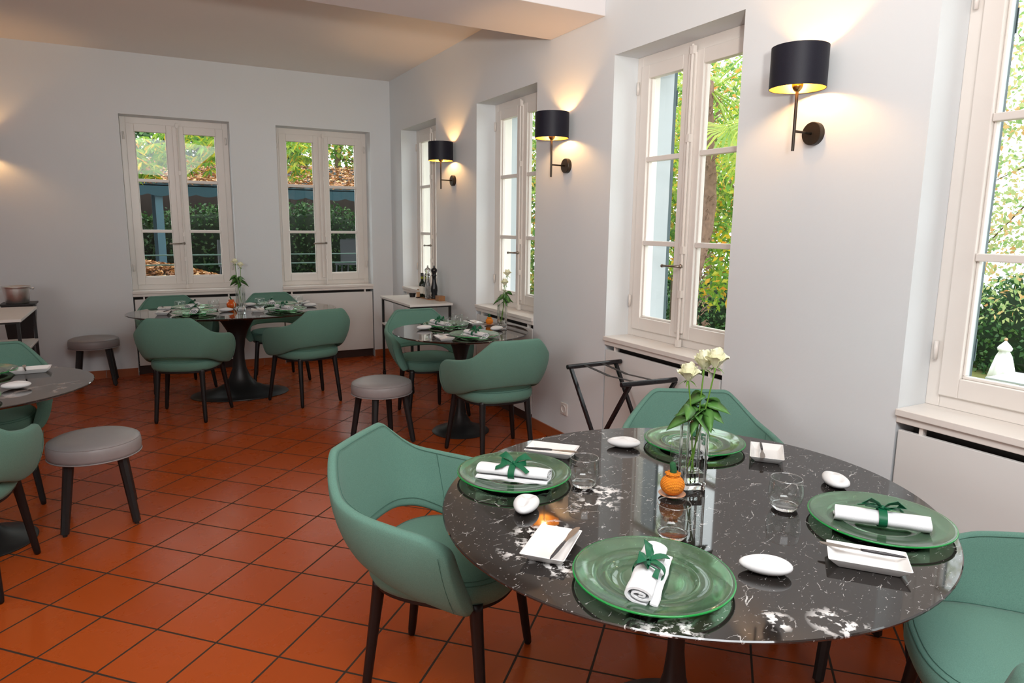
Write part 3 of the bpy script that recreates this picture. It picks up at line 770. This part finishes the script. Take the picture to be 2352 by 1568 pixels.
def saucer():
    return M().lathe([(0, 0), (.018, 0), (.020, .002), (.036, .008), (.0375, .0100), (.036, .0105), (.020, .0045), (0, .004)], 40).build('small_saucer', 'saucer', None, smooth=True)
def pumpkin_knit(s=1.0, kn=True):
    t = empty('knitted_pumpkin' if kn else 'ceramic_pumpkin'); nu, nv = 64, 26; rings = []
    for i in range(nv+1):
        q = i/nv; a = -pi/2+q*pi*.93; r = cos(a)**.85*.0285 if q < 1 else .006; z = (sin(a)+1)*.0235
        if q > .88: r = .0135+.0035*sin((q-.88)/.12*pi*.8); z = .0435+(q-.88)/.12*.0095
        ring = []
        for j in range(nu):
            th = 2*pi*j/nu; k = 1 + (.03*abs(sin(th*4)) if not kn else .015*sin(th*6)*(q > .3)) + (.16*sin(th*9)*(q > .93))
            if not kn: k = .90+.13*abs(sin(th*3))**.6
            ring.append((cos(th)*r*k*s, sin(th)*r*k*s, z*s*(1.05)))
        rings.append(ring)
    o = M().loops(rings).build('pumpkin_body', 'knit' if kn else 'ceramic_orange', t, smooth=True, fix=False)
    me = o.data; uvl = me.uv_layers.new(name='uv')
    for p in me.polygons:
        for li in p.loop_indices:
            vi = me.loops[li].vertex_index; i, j = divmod(vi, nu); u = j/nu
            if p.vertices[0] % nu == nu-1 or (j == 0 and any(me.vertices[v].index % nu == nu-1 for v in p.vertices)): u = 1.0 if j == 0 else u
            uvl.data[li].uv = (u, i/nv)
    M().tube([(0, 0, .045*s), (.001*s, 0, .062*s), (-.003*s, 0, .078*s), (-.004*s, 0, .082*s)] if kn else [(0, 0, .046*s), (0, 0, .058*s), (-.007*s, 0, .074*s)], [.0082*s, .0080*s, .0072*s, .003*s] if kn else [.006*s, .004*s, .0035*s], 12).build('pumpkin_stem', 'pump_stem', t, smooth=True)
    if not kn:
        m = M(); L = []
        for i in range(3, 22):
            q = i/nv; a = -pi/2+q*pi*.93; r = cos(a)**.85*.0285*1.035*s; z = (sin(a)+1)*.0235*s*1.05; b = -1.05
            L.append([(cos(b-.12)*r, sin(b-.12)*r, z), (cos(b+.12)*r, sin(b+.12)*r, z), (cos(b+.12)*r*.9, sin(b+.12)*r*.9, z), (cos(b-.12)*r*.9, sin(b-.12)*r*.9, z)])
        m.loops(L).build('stripe', 'ceramic_stripe', t, smooth=True, angle=40)
    return t
PL, NP, DI, KN, PB, TU, VA, SA = [Proto(f) for f in (plate, napkin, dish, knife, pebble, tumbler, vase, saucer)]
def setting(tname, seat, p, nap=None, d=None, k=None, st=None, gl=None, g=''):
    """one place setting; every piece is its own thing"""
    if p: PL((p[0], p[1], TZ), 0, 'green glass charger plate, %s' % seat, 'plate', 'green glass charger plates')
    if nap: NP((nap[0], nap[1], TZ+.0060+(.010 if g == 'r' else .0075)), R_(nap[2]), 'ribboned white napkin, %s' % seat, 'napkin', 'rolled napkins with green ribbon bows')
    if d: DI((d[0], d[1], TZ), R_(d[2]), 'white rectangular butter dish, %s' % seat, 'dish', 'white butter dishes')
    if k: KN((k[0], k[1], TZ+.0232), R_(k[2]), 'butter knife with dark handle, %s' % seat, 'knife', 'dark-handled butter knives')
    if st: PB((st[0], st[1], TZ), R_(st[2]), 'white pebble-shaped porcelain dish, %s' % seat, 'dish', 'white pebble-shaped dishes')
    if gl: TU((gl[0], gl[1], TZ), 0, 'clear tumbler, %s' % seat, 'glass', 'clear water tumblers')
F = 'front'
setting(F, 'at the place nearest the camera on the front table', (-1.557, -6.377), (-1.575, -6.386, 41), (-1.673, -6.160, 42), (-1.650, -6.178, 217), (-1.310, -6.458, -42), (-1.375, -6.233))
setting(F, 'at the left place of the front table', (-1.531, -5.714), (-1.552, -5.750, -44), (-1.319, -5.583, 134), (-1.335, -5.606, 140), (-1.615, -5.935, 50), (-1.382, -5.862))
setting(F, 'at the far place of the front table, behind the vase', (-.833, -5.724), (-.880, -5.790, 45), (-.700, -5.920, 42), (-.716, -5.914, 45), (-1.062, -5.630, -40), (-1.003, -5.862))
setting(F, 'at the right place of the front table', (-.859, -6.420), (-.884, -6.440, -49+180), (-1.078, -6.538, -50), (-1.070, -6.517, -51), (-.720, -6.188, -120), (-.990, -6.238))
setting('mid', 'at the near place of the small round table', (-.535, -3.310), (-.560, -3.380, -80), (-.765, -3.330, 84), (-.740, -3.310, -70), (-.276, -3.124, 20), (-.470, -2.965))
setting('mid', 'at the far place of the small round table', (-.523, -2.790), (-.590, -2.830, -82), (-.300, -2.790, 90), (-.320, -2.775, 85), (-.729, -2.877, 0), (-.565, -2.960))
TU((-.437, -2.800, TZ), 0, 'clear water tumbler behind the others on the small round table', 'glass', 'clear water tumblers')
B_ = 'back'
setting(B_, 'at the near left place of the oval table', (-2.125, -1.340), (-2.118, -1.330, -100), (-2.350, -1.250, 80), (-2.345, -1.262, 60), (-1.878, -1.270, 5), (-1.960, -1.130))
setting(B_, 'at the far left place of the oval table', (-2.114, -.960), (-2.120, -.985, -115), (-2.330, -.960, 85), (-2.338, -.955, 100), None, (-2.216, -1.120))
setting(B_, 'at the near right place of the oval table', (-1.415, -1.400), (-1.435, -1.400, -70), (-1.640, -1.370, 84), (-1.650, -1.380, 100), (-1.168, -1.190, 0), (-1.587, -1.130))
setting(B_, 'at the far right place of the oval table', (-1.415, -.960), (-1.470, -.985, -95), (-1.170, -.930, 80), (-1.180, -.94, 60), (-1.650, -.950, 5), (-1.255, -1.080))
setting('left', 'at the far place of the left-edge table', (-3.21, -3.36), (-3.25, -3.40, 60), (-2.985, -3.395, 2), (-3.01, -3.395, -80), None, None)
setting('left', 'at the near place of the left-edge table', (-3.19, -3.975), None, None, None, (-2.996, -3.774, 5), None)
# centrepieces
def bouquet(loc, rz, where, roses, s0):
    VA(loc, rz, 'square clear glass vase of roses %s' % where, 'vase', 'square glass vases')
    for i, (H, lean, hd, lv) in enumerate(roses):
        r = rose(H, lean, hd, lv, s0+i); place(r, (loc[0], loc[1], loc[2]+.0215))
        tag(r, '%s rose in the glass vase %s' % (('left, lower cream', 'right, taller cream', 'middle, open cream')[i] if len(roses) > 2 else ('higher white', 'lower white')[i], where), 'rose', 'cut roses')
bouquet((-1.104, -6.005, TZ), R_(-22), 'on the front table', [(.300, (-.046, -.012), 1.0, 2), (.335, (.030, -.038), 1.08, 3), (.325, (.018, -.008), 1.08, 2)], 11)
bouquet((-.171, -3.010, TZ), R_(-18), 'on the small round table', [(.355, (.040, -.004), .95, 2), (.290, (.010, -.020), .95, 3)], 31)
bouquet((-1.741, -1.110, TZ), R_(10), 'on the oval table', [(.365, (-.035, -.004), .95, 3), (.335, (.010, .004), .95, 3)], 53)
SA((-1.205, -6.037, TZ), 0, 'small copper-coloured saucer under the knitted pumpkin on the front table', 'saucer', 'small saucers')
pk = pumpkin_knit(1.16, True); place(pk, (-1.205, -6.037, TZ+.0058)); tag(pk, 'orange knitted pumpkin with dark green stem on the front table', 'pumpkin')
SA((-.205, -2.868, TZ), 0, 'small saucer under the orange pumpkin on the small round table', 'saucer', 'small saucers')
pk = pumpkin_knit(1.0, True); pk.name = 'small_pumpkin'; place(pk, (-.205, -2.868, TZ+.0058), 1); tag(pk, 'small orange pumpkin beside the vase on the small round table', 'pumpkin')
pk = pumpkin_knit(1.45, False); place(pk, (-1.815, -1.083, TZ)); tag(pk, 'glazed orange pumpkin with a cream stripe on the oval table', 'pumpkin')

# ------------------------------------------------------------------ serving trolleys
def trolley():
    t = empty('serving_trolley'); a, b = .20, .4225
    M().box(-a, a, -b, b, .770, .790).build('top_board', 'white_top', t, bevel=.002)
    M().box(-a+.01, a-.01, -b+.01, b-.01, .515, .533).build('lower_shelf', 'white_top', t, bevel=.002)
    f = M()
    for z in (.757, .503):
        f.box(-a+.012, a-.012, -b+.012, -b+.030, z, z+.013).box(-a+.012, a-.012, b-.030, b-.012, z, z+.013).box(-a+.012, -a+.030, -b+.012, b-.012, z, z+.013).box(a-.030, a-.012, -b+.012, b-.012, z, z+.013)
    f.build('frame', 'blackmat', t)
    for sx in (-1, 1):
        for sy in (-1, 1):
            x, y = sx*(a-.021), sy*(b-.021); M().box(x-.010, x+.010, y-.010, y+.010, .062, .768).build('leg', 'blackmat', t)
            c = M().lathe([(0, -.009), (.024, -.009), (.026, -.006), (.026, .006), (.024, .009), (0, .009)], 20).xf(Matrix.Translation((x, y, .026)) @ Matrix.Rotation(pi/2, 4, 'Y'))
            c.box(x-.013, x-.010, y-.010, y+.010, .026, .062).box(x+.010, x+.013, y-.010, y+.010, .026, .062).box(x-.013, x+.013, y-.010, y+.010, .056, .063)
            c.build('caster', 'black', t)
    return t
TR = Proto(trolley)
TR((-.266, -1.435, 0), 0, 'white-topped serving trolley with mills and bottles, in the room corner', 'trolley', 'white and black serving trolleys')
TR((-3.445, -1.200, 0), 0, 'white-topped serving trolley at the left edge, in front of the ice bucket', 'trolley', 'white and black serving trolleys')
Z = .7902
def mill(mat, name):
    return M().lathe([(0, 0), (.029, 0), (.030, .006), (.026, .018), (.030, .030), (.027, .044), (.032, .075), (.030, .105), (.020, .150), (.0165, .185), (.019, .205), (.025, .212), (.020, .220), (.017, .226), (.024, .243), (.029, .258), (.024, .275), (.010, .284), (.006, .288), (.008, .296), (.006, .302), (0, .304)], 28).build(name, mat, None, smooth=True)
o = mill('blackgloss', 'pepper_mill'); place(o, (-.100, -1.500, Z+.008)); tag(o, 'tall glossy black pepper mill on the corner trolley', 'pepper mill')
o = mill('crystal', 'salt_mill'); place(o, (-.145, -1.455, Z+.008)); tag(o, 'tall clear acrylic salt mill beside the black pepper mill', 'salt mill')
def oil():
    t = empty('oil_bottle')
    b = M().lathe([(0, 0), (.028, 0), (.030, .003), (.030, .115), (.027, .130), (.0135, .150), (.0130, .200), (0, .200)], 28).build('bottle_body', 'bottle', t, smooth=True, angle=50)
    M().lathe([(.0138, .168), (.0140, .190), (.0138, .191)], 20).build('neck_band', 'neck', t, smooth=True)
    M().lathe([(0, .192), (.0145, .192), (.0145, .222), (.0135, .224), (0, .224)], 20).build('cap', 'blackgloss', t, smooth=True, angle=40)
    M().lathe([(.0304, .03), (.0306, .031), (.0306, .098), (.0304, .099)], 28).build('label_paper', 'label', t, smooth=True)
    me = kids(t)[-1].data
    return t
OB = Proto(oil)
OB((-.142, -1.300, Z+.008), 0, 'dark oil bottle standing farther left, behind its twin on the corner trolley', 'bottle', 'dark oil bottles on the corner trolley')
OB((-.128, -1.375, Z+.008), 1.2, 'dark oil bottle nearer the clear salt mill, in front of its twin', 'bottle', 'dark oil bottles on the corner trolley')
o = M().box(-.055, .055, -.14, .14, 0, .007).build('wooden_board', 'wood', None, bevel=.002); place(o, (-.125, -1.410, Z)); tag(o, 'flat wooden board under the bottles and mills on the corner trolley', 'board')
o = M().box(-.030, .030, -.045, .045, 0, .046).build('wooden_box', 'wood', None, bevel=.002); place(o, (-.098, -1.640, Z)); tag(o, 'small wooden box at the near corner of the trolley top', 'box')
o = M().lathe([(0, 0), (.026, 0), (.033, .036), (.031, .036), (.024, .003), (0, .003)], 24).build('small_bowl', 'black', None, smooth=True, angle=50); place(o, (-.215, -1.230, Z)); tag(o, 'small black bowl on the corner trolley', 'bowl')
t = empty('card_holder', (-.195, -1.330, Z), R_(25)); M().box(-.022, .022, -.002, .002, .008, .055).build('card', 'kraft', t); M().box(-.020, .020, -.012, .012, 0, .009).build('card_base', 'black', t)
tag(t, 'small kraft card in a black holder on the corner trolley', 'card holder')
t = empty('tea_box', (-.085, -1.170, Z), 0); M().box(-.045, .045, -.03, .03, 0, .06).build('box_body', 'label', t, bevel=.001); M().box(-.047, .047, -.032, .032, .056, .066).build('box_lid', 'wood', t); M().box(-.026, .004, -.0315, -.0302, .015, .045).build('box_picture', 'ceramic_orange', t)
tag(t, 'small printed box with a brown lid, behind the black bowl', 'box')

# ice bucket on its black stand
t = empty('bucket_stand', (-3.42, -.34, 0), 0)
M().box(-.125, .125, -.12, .12, .765, .780).build('stand_top', 'blackmat', t, bevel=.002)
M().loops([[(-.06, -.06, .012), (.06, -.06, .012), (.06, .06, .012), (-.06, .06, .012)], [(-.11, -.11, .766), (.11, -.11, .766), (.11, .11, .766), (-.11, .11, .766)]]).build('stand_body', 'blackmat', t)
M().box(-.12, .12, -.12, .12, 0, .012).build('stand_base', 'blackmat', t)
tag(t, 'black tapered stand carrying the ice bucket behind the left trolley', 'stand')
t = empty('ice_bucket', (-3.425, -.36, .7805), 0)
M().lathe([(0, 0), (.078, 0), (.083, .004), (.098, .120), (.100, .134), (.106, .140), (.104, .144), (.098, .142), (.095, .12), (.080, .008), (0, .006)], 48).build('bucket_body', 'steel', t, smooth=True)
for s_ in (-1, 1): M().tube([(s_*.098, 0, .122), (s_*.112, 0, .122)], .004, 8).ico((s_*.117, 0, .122), .010, 2).build('bucket_knob', 'steel', t, smooth=True)
tag(t, 'round steel ice bucket with knobs at the left edge', 'ice bucket')

# folding tray stand
t = empty('tray_stand', (0, 0, 0)); H = .690
b1 = [V((-.392, -4.238, H)), V((-.010, -4.232, H))]; b2 = [V((-.385, -4.726, H)), V((-.045, -4.752, H))]
for a, b in (b1, b2): M().tube([a, b], .0145, 8, True).build('top_rail', 'blackgloss', t, bevel=.003)
for q in (.07, .90):
    p1 = b1[0].lerp(b1[1], q); p2 = b2[0].lerp(b2[1], q)
    M().tube([p1+V((.0, 0, -.01)), V((p2.x+.012, p2.y+.03, .0))], .0125, 4, True).build('leg', 'blackgloss', t)
    M().tube([p2+V((.03, 0, -.01)), V((p1.x+.042, p1.y-.03, .0))], .0125, 4, True).build('leg', 'blackgloss', t)
for q in (.30, .62):
    p1 = b1[0].lerp(b1[1], q); p2 = b2[0].lerp(b2[1], q)
    M().strip([p1+V((0, 0, .004)), p1.lerp(p2, .5)+V((0, 0, -.012)), p2+V((0, 0, .004))], V((1, 0, 0)), .022, .001).build('strap', 'black', t)
tag(t, 'black folding tray stand between the tall window and the front table', 'tray stand')

# ------------------------------------------------------------------ garden
tag(M().box(.60, 17, -16, 24, -1.9, -1.7).build('lawn', 'lawn'), kind='structure')
tag(M().box(-12, 3.9, .45, 16, -1.7, .30).build('terrace_ground', 'earth'), kind='structure')
def leafcloud(name, mat, blobs, size, n, parent=None, seed=1, asp=.32, cluster=0, kind=None, shell=False):
    random.seed(seed); vs = []; fs = []
    def leaf(c, d, s, w):
        side = d.cross(V((random.uniform(-1, 1), random.uniform(-1, 1), random.uniform(-1, 1)))).normalized()
        up = side.cross(d).normalized(); k = len(vs)
        dr = V((0, 0, -1))*s*.18
        vs.extend([tuple(c), tuple(c+d*s*.5+side*w+up*w*.3), tuple(c+d*s+dr), tuple(c+d*s*.5-side*w+up*w*.3)]); fs.append((k, k+1, k+2, k+3))
    tot = sum(b[3] for b in blobs)
    for (cx, cy, cz), (rx, ry, rz), _, wt in [(b[0], b[1], b[2], b[3]) for b in blobs]:
        for i in range(int(n*wt/tot)):
            while True:
                p = V((random.uniform(-1, 1), random.uniform(-1, 1), random.uniform(-1, 1)))
                if .05 < p.length < 1: break
            if shell: p = p.normalized()*random.uniform(.80, 1.0)
            p = V((cx+p.x*rx, cy+p.y*ry, cz+p.z*rz)); s = size*random.uniform(.7, 1.3)
            if cluster:
                base = random.uniform(0, 6.28)
                for q in range(cluster):
                    a = base+q*2*pi/cluster*.75; leaf(p, V((cos(a), sin(a)*.9, -.45+.35*sin(a*1.3))).normalized(), s, s*asp)
            else:
                d = V((random.gauss(0, 1), random.gauss(0, 1), random.gauss(-.3, .6))).normalized(); leaf(p, d, s, s*asp)
    me = bpy.data.meshes.new(name); me.from_pydata(vs, [], fs); me.materials.append(MT[mat]); o = bpy.data.objects.new(name, me); COL.objects.link(o)
    if parent: o.parent = parent
    return o
def tree(loc, H, blobs, size, n, mat, label, seed, cluster=0, asp=.3, tr=.09, lean=0, name='tree'):
    t = empty(name, loc); random.seed(seed+500)
    m = M(); m.tube([(0, 0, 0), (lean*.3, .05, H*.35), (lean*.8, -.05, H*.7), (lean, 0, H)], [tr, tr*.8, tr*.6, tr*.3], 10)
    for b in blobs:
        c = V(b[0]); q = random.uniform(.35, .75)
        m.tube([(lean*q, 0, H*q), c.lerp(V((lean*q, 0, H*q)), .4)+V((0, 0, .15)), c], [tr*.4, tr*.25, tr*.1], 6)
    m.build('trunk', 'bark', t, smooth=True)
    leafcloud('foliage', mat, [(b[0], b[1], 0, b[2]) for b in blobs], size, n, t, seed, asp, cluster)
    return tag(t, label, 'tree', 'garden trees')
# beyond the far wall
tree((-2.9, 2.7, .3), 3.0, [((1.05, 0, 2.20), (.50, .5, .42), 4), ((.45, -.1, 1.95), (.35, .4, .30), 2)], .125, 230, 'leaf_bright', 'chestnut branches with yellow leaves outside the left window of the far wall', 3, 7, .12, .04)
tree((-.9, 2.9, .3), 3.2, [((.55, 0, 2.12), (.34, .4, .36), 4), ((-.2, .2, 2.5), (.4, .4, .3), 1)], .125, 130, 'leaf_bright', 'chestnut branches with green leaves outside the right window of the far wall', 5, 7, .12, .04)
tree((1.85, 9.6, .3), 4.6, [((.2, 0, 3.3), (1.0, .9, .8), 3), ((.7, .2, 2.4), (.5, .5, .5), 1), ((-.5, .2, 2.3), (.5, .4, .4), 1)], .10, 3200, 'leaf_mid', 'mossy tree against the sky outside the right window of the far wall', 7, 0, .34, .11)
tree((-1.1, 10.2, .3), 4.4, [((-.9, 0, 2.9), (1.5, .8, 1.2), 3), ((1.2, .1, 2.8), (1.15, .8, 1.0), 3), ((.1, .3, 3.9), (2.0, 1, .7), 2)], .13, 9000, 'leaf_dark', 'dark evergreen tree behind the teal pavilion', 9, 0, .40, .2)
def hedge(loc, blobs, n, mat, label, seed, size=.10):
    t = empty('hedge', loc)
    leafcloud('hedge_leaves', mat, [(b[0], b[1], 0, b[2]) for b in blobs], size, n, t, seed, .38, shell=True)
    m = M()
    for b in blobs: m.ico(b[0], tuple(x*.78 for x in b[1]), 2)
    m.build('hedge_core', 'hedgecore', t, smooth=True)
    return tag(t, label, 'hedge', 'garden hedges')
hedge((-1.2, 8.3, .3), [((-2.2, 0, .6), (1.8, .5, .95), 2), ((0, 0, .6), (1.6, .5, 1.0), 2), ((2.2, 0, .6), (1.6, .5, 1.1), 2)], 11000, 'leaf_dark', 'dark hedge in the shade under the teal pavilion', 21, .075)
t = empty('garden_fence', (0, 0, 0))
for i in range(48): M().box(-6.4+i*.21, -6.4+i*.21+.212, 9.0, 9.03+.004*(i % 2), .30, 2.62).build('fence_board', 'fence', t)
M().box(-6.4, 3.7, 9.03, 9.08, .6, .68).build('fence_rail', 'fence', t)
tag(t, 'dark brown board fence behind the hedge under the pavilion', 'fence')
# pavilion
t = empty('garden_pavilion', (0, 0, 0)); px0, px1 = -6.5, 3.1
val = M(); n = 60; L = []
for i in range(n*4+1):
    x = px0+(px1-px0)*i/(n*4); sc = .035*abs(sin(pi*i/8)); L.append([(x, 4.0, 2.005), (x, 4.0, 1.875-sc), (x, 4.012, 1.875-sc), (x, 4.012, 2.005)])
val.loops(L); val.build('valance', 'teal', t)
M().add([(px0, 4.0, 2.01), (px1, 4.0, 2.01), (px1, 7.6, 2.62), (px0, 7.6, 2.62), (px0, 4.0, 1.99), (px1, 4.0, 1.99), (px1, 7.6, 2.60), (px0, 7.6, 2.60)], [(0,1,2,3),(7,6,5,4),(0,4,5,1),(1,5,6,2),(2,6,7,3),(3,7,4,0)]).build('canopy', 'teal', t)
for x, y in ((-2.20, 4.1), (1.75, 4.1), (-5.9, 4.1), (-2.2, 7.5), (1.75, 7.5)): M().box(x-.05, x+.05, y-.05, y+.05, .30, 2.02 if y < 5 else 2.58).build('post', 'post', t)
tag(t, 'teal canvas pavilion with a scalloped edge outside the far windows', 'pavilion')
def litter(name, pts, label, seed, size=.05):
    random.seed(seed); vs = []; fs = []
    for c in pts:
        a = random.uniform(0, 6.28); tl = V((random.uniform(-.6, .6), random.uniform(-.6, .6), 1)).normalized(); d = V((cos(a), sin(a), 0)); d = (d-tl*d.dot(tl)).normalized(); s_ = tl.cross(d); s = size*random.uniform(.6, 1.4); c = V(c); k = len(vs)
        vs += [tuple(c-d*s), tuple(c+s_*s*.6+tl*.01), tuple(c+d*s), tuple(c-s_*s*.6+tl*.01)]; fs.append((k, k+1, k+2, k+3))
    me = bpy.data.meshes.new(name); me.from_pydata(vs, [], fs); me.materials.append(MT['litter']); o = bpy.data.objects.new(name, me); COL.objects.link(o); tag(o, label, 'leaves', kind='stuff'); return o
random.seed(4)
litter('roof_leaves', [(random.uniform(px0, px1), y, 2.025+(y-4)*.1694+random.uniform(0, .05)) for y in [4.0+3.5*random.random()**1.4 for _ in range(14000)]], 'brown fallen leaves lying on the pavilion roof', 4, .040)
def mz(x, y): return .30+.72*max(0, 1-((x+3.1)/2.5)**2)*max(0, 1-((y-1.8)/1.15)**2)
m = M(); nx, ny = 40, 24; g0 = [[(-5.6+5.0*i/nx, .62+2.35*j/ny) for j in range(ny+1)] for i in range(nx+1)]
m.add([(x, y, mz(x, y)+.002) for r in g0 for x, y in r], [(i*(ny+1)+j, (i+1)*(ny+1)+j, (i+1)*(ny+1)+j+1, i*(ny+1)+j+1) for i in range(nx) for j in range(ny)])
tag(m.build('terrace_mound', 'earth', fix=False), kind='structure')
litter('leaf_pile', [(x, y, mz(x, y)+random.uniform(.005, .05)) for x, y in [(random.uniform(-4.4, -.9), random.uniform(.66, 2.6)) for _ in range(16000)]], 'heap of light brown fallen leaves outside the left far window', 6, .030)
t = empty('terrace_rail', (0, 0, 0))
for z in (1.130, 1.030): M().tube([(-3.3, .56, z), (.3, .56, z)], .007, 8).build('rail', 'rail', t, smooth=True)
for x in (-3.3, -1.42, .3): M().box(x-.014, x+.014, .546, .574, .30, 1.14).build('rail_post', 'rail', t)
tag(t, 'thin green safety rail outside the far windows', 'railing')
def patio_chair():
    t = empty('patio_chair')
    M().box(-.22, .22, -.22, .22, .42, .45).build('seat', 'patio', t, bevel=.01); M().box(-.22, .22, .20, .23, .45, .88).build('backrest', 'patio', t, bevel=.01)
    for sx in (-1, 1):
        for sy in (-1, 1): M().tube([(sx*.19, sy*.19, .42), (sx*.22, sy*.22, 0)], .015, 6).build('leg', 'patio', t)
    return t
PC = Proto(patio_chair)
for i, (x, y, r, lab) in enumerate([(-1.05, 5.2, .4, 'pale patio chair under the pavilion, seen through the left far window'), (-.55, 6.5, 2.5, 'pale patio chair deeper under the pavilion, behind the first'),
                                   (.95, 5.4, -.5, 'pale patio chair under the pavilion, seen through the right far window'), (1.45, 6.3, 2.2, 'pale patio chair at the right side under the pavilion')]):
    PC((x, y, .30), r, lab, 'chair', 'patio chairs under the pavilion')
t = empty('patio_table', (-.80, 5.85, .30)); M().box(-.45, .45, -.35, .35, .70, .73).build('tabletop', 'patio', t, bevel=.005)
for sx in (-1, 1):
    for sy in (-1, 1): M().box(sx*.40-.02, sx*.40+.02, sy*.30-.02, sy*.30+.02, 0, .70).build('leg', 'patio', t)
tag(t, 'pale patio table under the teal pavilion', 'table')

# beyond the right wall
def palm():
    t = empty('palm_tree', (4.0, -.62, -1.7)); H = 5.0
    pts = [(.10*sin(i*.35), .04*cos(i*.5), H*i/30) for i in range(31)]
    M().tube(pts, [.085+.012*(i % 2)+.02*(i < 2) for i in range(31)], 12).build('trunk', 'palmbark', t)
    random.seed(8); fb = M()
    for i in range(420):
        z = random.uniform(.2, H-.2); a = random.uniform(0, 6.28); c = V((.09*cos(a), .09*sin(a), z)); d = V((cos(a), sin(a), random.uniform(-.2, .6))).normalized()
        fb.tube([c, c+d*.06+V((0, 0, .03)), c+d*.10+V((0, 0, -.01))], [.009, .006, .001], 4)
    fb.build('leaf_bases', 'palmbark', t)
    for k in range(16):
        az = k*2.4; el = random.uniform(-.75, .9) if k > 2 else -.9; o_ = V((0, 0, H-.1)); d = V((cos(az)*cos(el), sin(az)*cos(el), sin(el)))
        ln = random.uniform(.8, 1.15); hub = o_+d*ln; m = M(); m.tube([o_, o_.lerp(hub, .5)+V((0, 0, .05)), hub], .010, 5)
        side = d.cross(V((0, 0, 1))).normalized()
        for q in range(26):
            a = (q/25-.5)*4.2; dd = (d*cos(a)+side*sin(a)).normalized(); s = .62*(1-.12*abs(a)); w_ = .017; nrm = dd.cross(d.cross(side)).normalized()
            p0 = hub; p1 = hub+dd*s*.55; p2 = hub+dd*s*.85+V((0, 0, -.06)); p3 = hub+dd*s+V((0, 0, -.16))
            k0 = len(m.v); m.v += [tuple(p0), tuple(p1+nrm*w_), tuple(p1-nrm*w_), tuple(p2+nrm*w_*.6), tuple(p2-nrm*w_*.6), tuple(p3)]; m.f += [(k0, k0+1, k0+2), (k0+1, k0+3, k0+4, k0+2), (k0+3, k0+5, k0+4)]
        m.build('frond', 'palmleaf', t, fix=False)
    return tag(t, 'palm tree with a shaggy trunk outside the tall window above the roses', 'palm tree')
palm()
tree((7.0, 3.2, -1.7), 6.5, [((0, 0, 4.6), (1.9, 2.4, 1.9), 4), ((-.6, -1.5, 3.2), (1.1, 1.0, .9), 1)], .10, 11000, 'leaf_mid', 'green and orange leafy tree behind the palm', 31, 0, .30, .07)
tree((5.6, -.2, -1.7), 5.0, [((0, .9, 2.6), (.7, .9, .7), 2), ((.4, 1.6, 4.2), (1.1, 1.3, 1.0), 2)], .10, 2600, 'leaf_bright', 'small yellow-green tree right of the palm trunk', 33, 0, .30, .05)
tree((11.5, 7.5, -1.7), 8, [((0, 0, 5.5), (3.0, 3.0, 2.6), 3)], .15, 6000, 'leaf_pale', 'pale distant tree against the bright sky behind the palm', 35, 0, .3, .12)
tree((8.2, -4.0, -1.7), 7, [((.3, 2.2, 3.9), (1.6, 2.1, 1.2), 3), ((.3, 2.6, 2.5), (1.4, 1.9, .7), 1), ((0, 2.0, 5.8), (2.0, 2.4, 1.3), 3)], .085, 8500, 'leaf_pale', 'sparse autumn tree outside the nearest window', 37, 0, .3, .06)
tree((2.6, 1.9, -1.7), 5.0, [((0, 0, 3.0), (.8, 1.1, 1.0), 2), ((.3, .6, 4.2), (1.0, 1.2, .9), 2), ((0, .2, 1.9), (.7, .9, .6), 1)], .09, 9000, 'leaf_mid', 'leafy tree outside the window beside the small round table', 39, 0, .28, .07)
hedge((9.6, 4.6, -1.7), [((0, 0, .9), (1.0, 1.6, 1.3), 2), ((.4, 2.8, .9), (1.0, 1.8, 1.25), 2), ((-1.6, 1.5, .6), (.8, 1.2, 1.0), 1)], 12000, 'leaf_dark', 'dense dark shrubs at the foot of the palm, across the lawn', 41, .10)
hedge((14.6, .6, -1.7), [((0, -.6, .9), (.9, 1.8, 1.55), 2), ((.3, 2.2, .9), (.9, 1.8, 1.6), 2), ((0, -3.4, .7), (.9, 1.8, 1.0), 2)], 12000, 'leaf_dark', 'clipped green hedge behind the white parasol', 43, .11)
hedge((3.0, 4.0, -1.7), [((0, 0, 1.0), (.7, .9, 1.6), 1)], 1800, 'leaf_dark', 'dark shrub outside the window beside the small round table', 45, .13)
# parasol and the patio table beside it
t = empty('closed_parasol', (12.0, -.54, -1.7))
L = []
for z, r in ((.28, .30), (.22, .10), (.30, .235), (.55, .185), (.80, .125), (.90, .085), (.915, .115), (.96, .125), (1.00, .10), (1.06, .045), (1.10, .015)):
    L.append([(cos(2*pi*j/32)*r*(1+.14*cos(j*pi/2)*(z < .9)), sin(2*pi*j/32)*r*(1+.14*cos(j*pi/2)*(z < .9)), z) for j in range(32)])
M().loops(L[2:]).build('parasol_canopy', 'parasol', t, smooth=True); M().tube([(0, 0, 0), (0, 0, 1.10)], .018, 8).build('parasol_pole', 'wood', t); M().ico((0, 0, 1.13), .032, 2).build('finial', 'kraft', t, smooth=True)
M().lathe([(0, 0), (.2, 0), (.2, .05), (0, .06)], 20).build('parasol_base', 'oldmetal', t)
tag(t, 'closed white parasol with a wooden finial on the lawn outside', 'parasol')
t = empty('garden_table', (11.0, -1.35, -1.7)); M().box(-.5, .5, -.35, .35, .60, .63).build('tabletop', 'shutter', t); M().tube([(0, 0, 0), (0, 0, .6)], .04, 8).build('table_leg', 'blackmat', t)
tag(t, 'grey garden table just showing beside the white parasol', 'table')
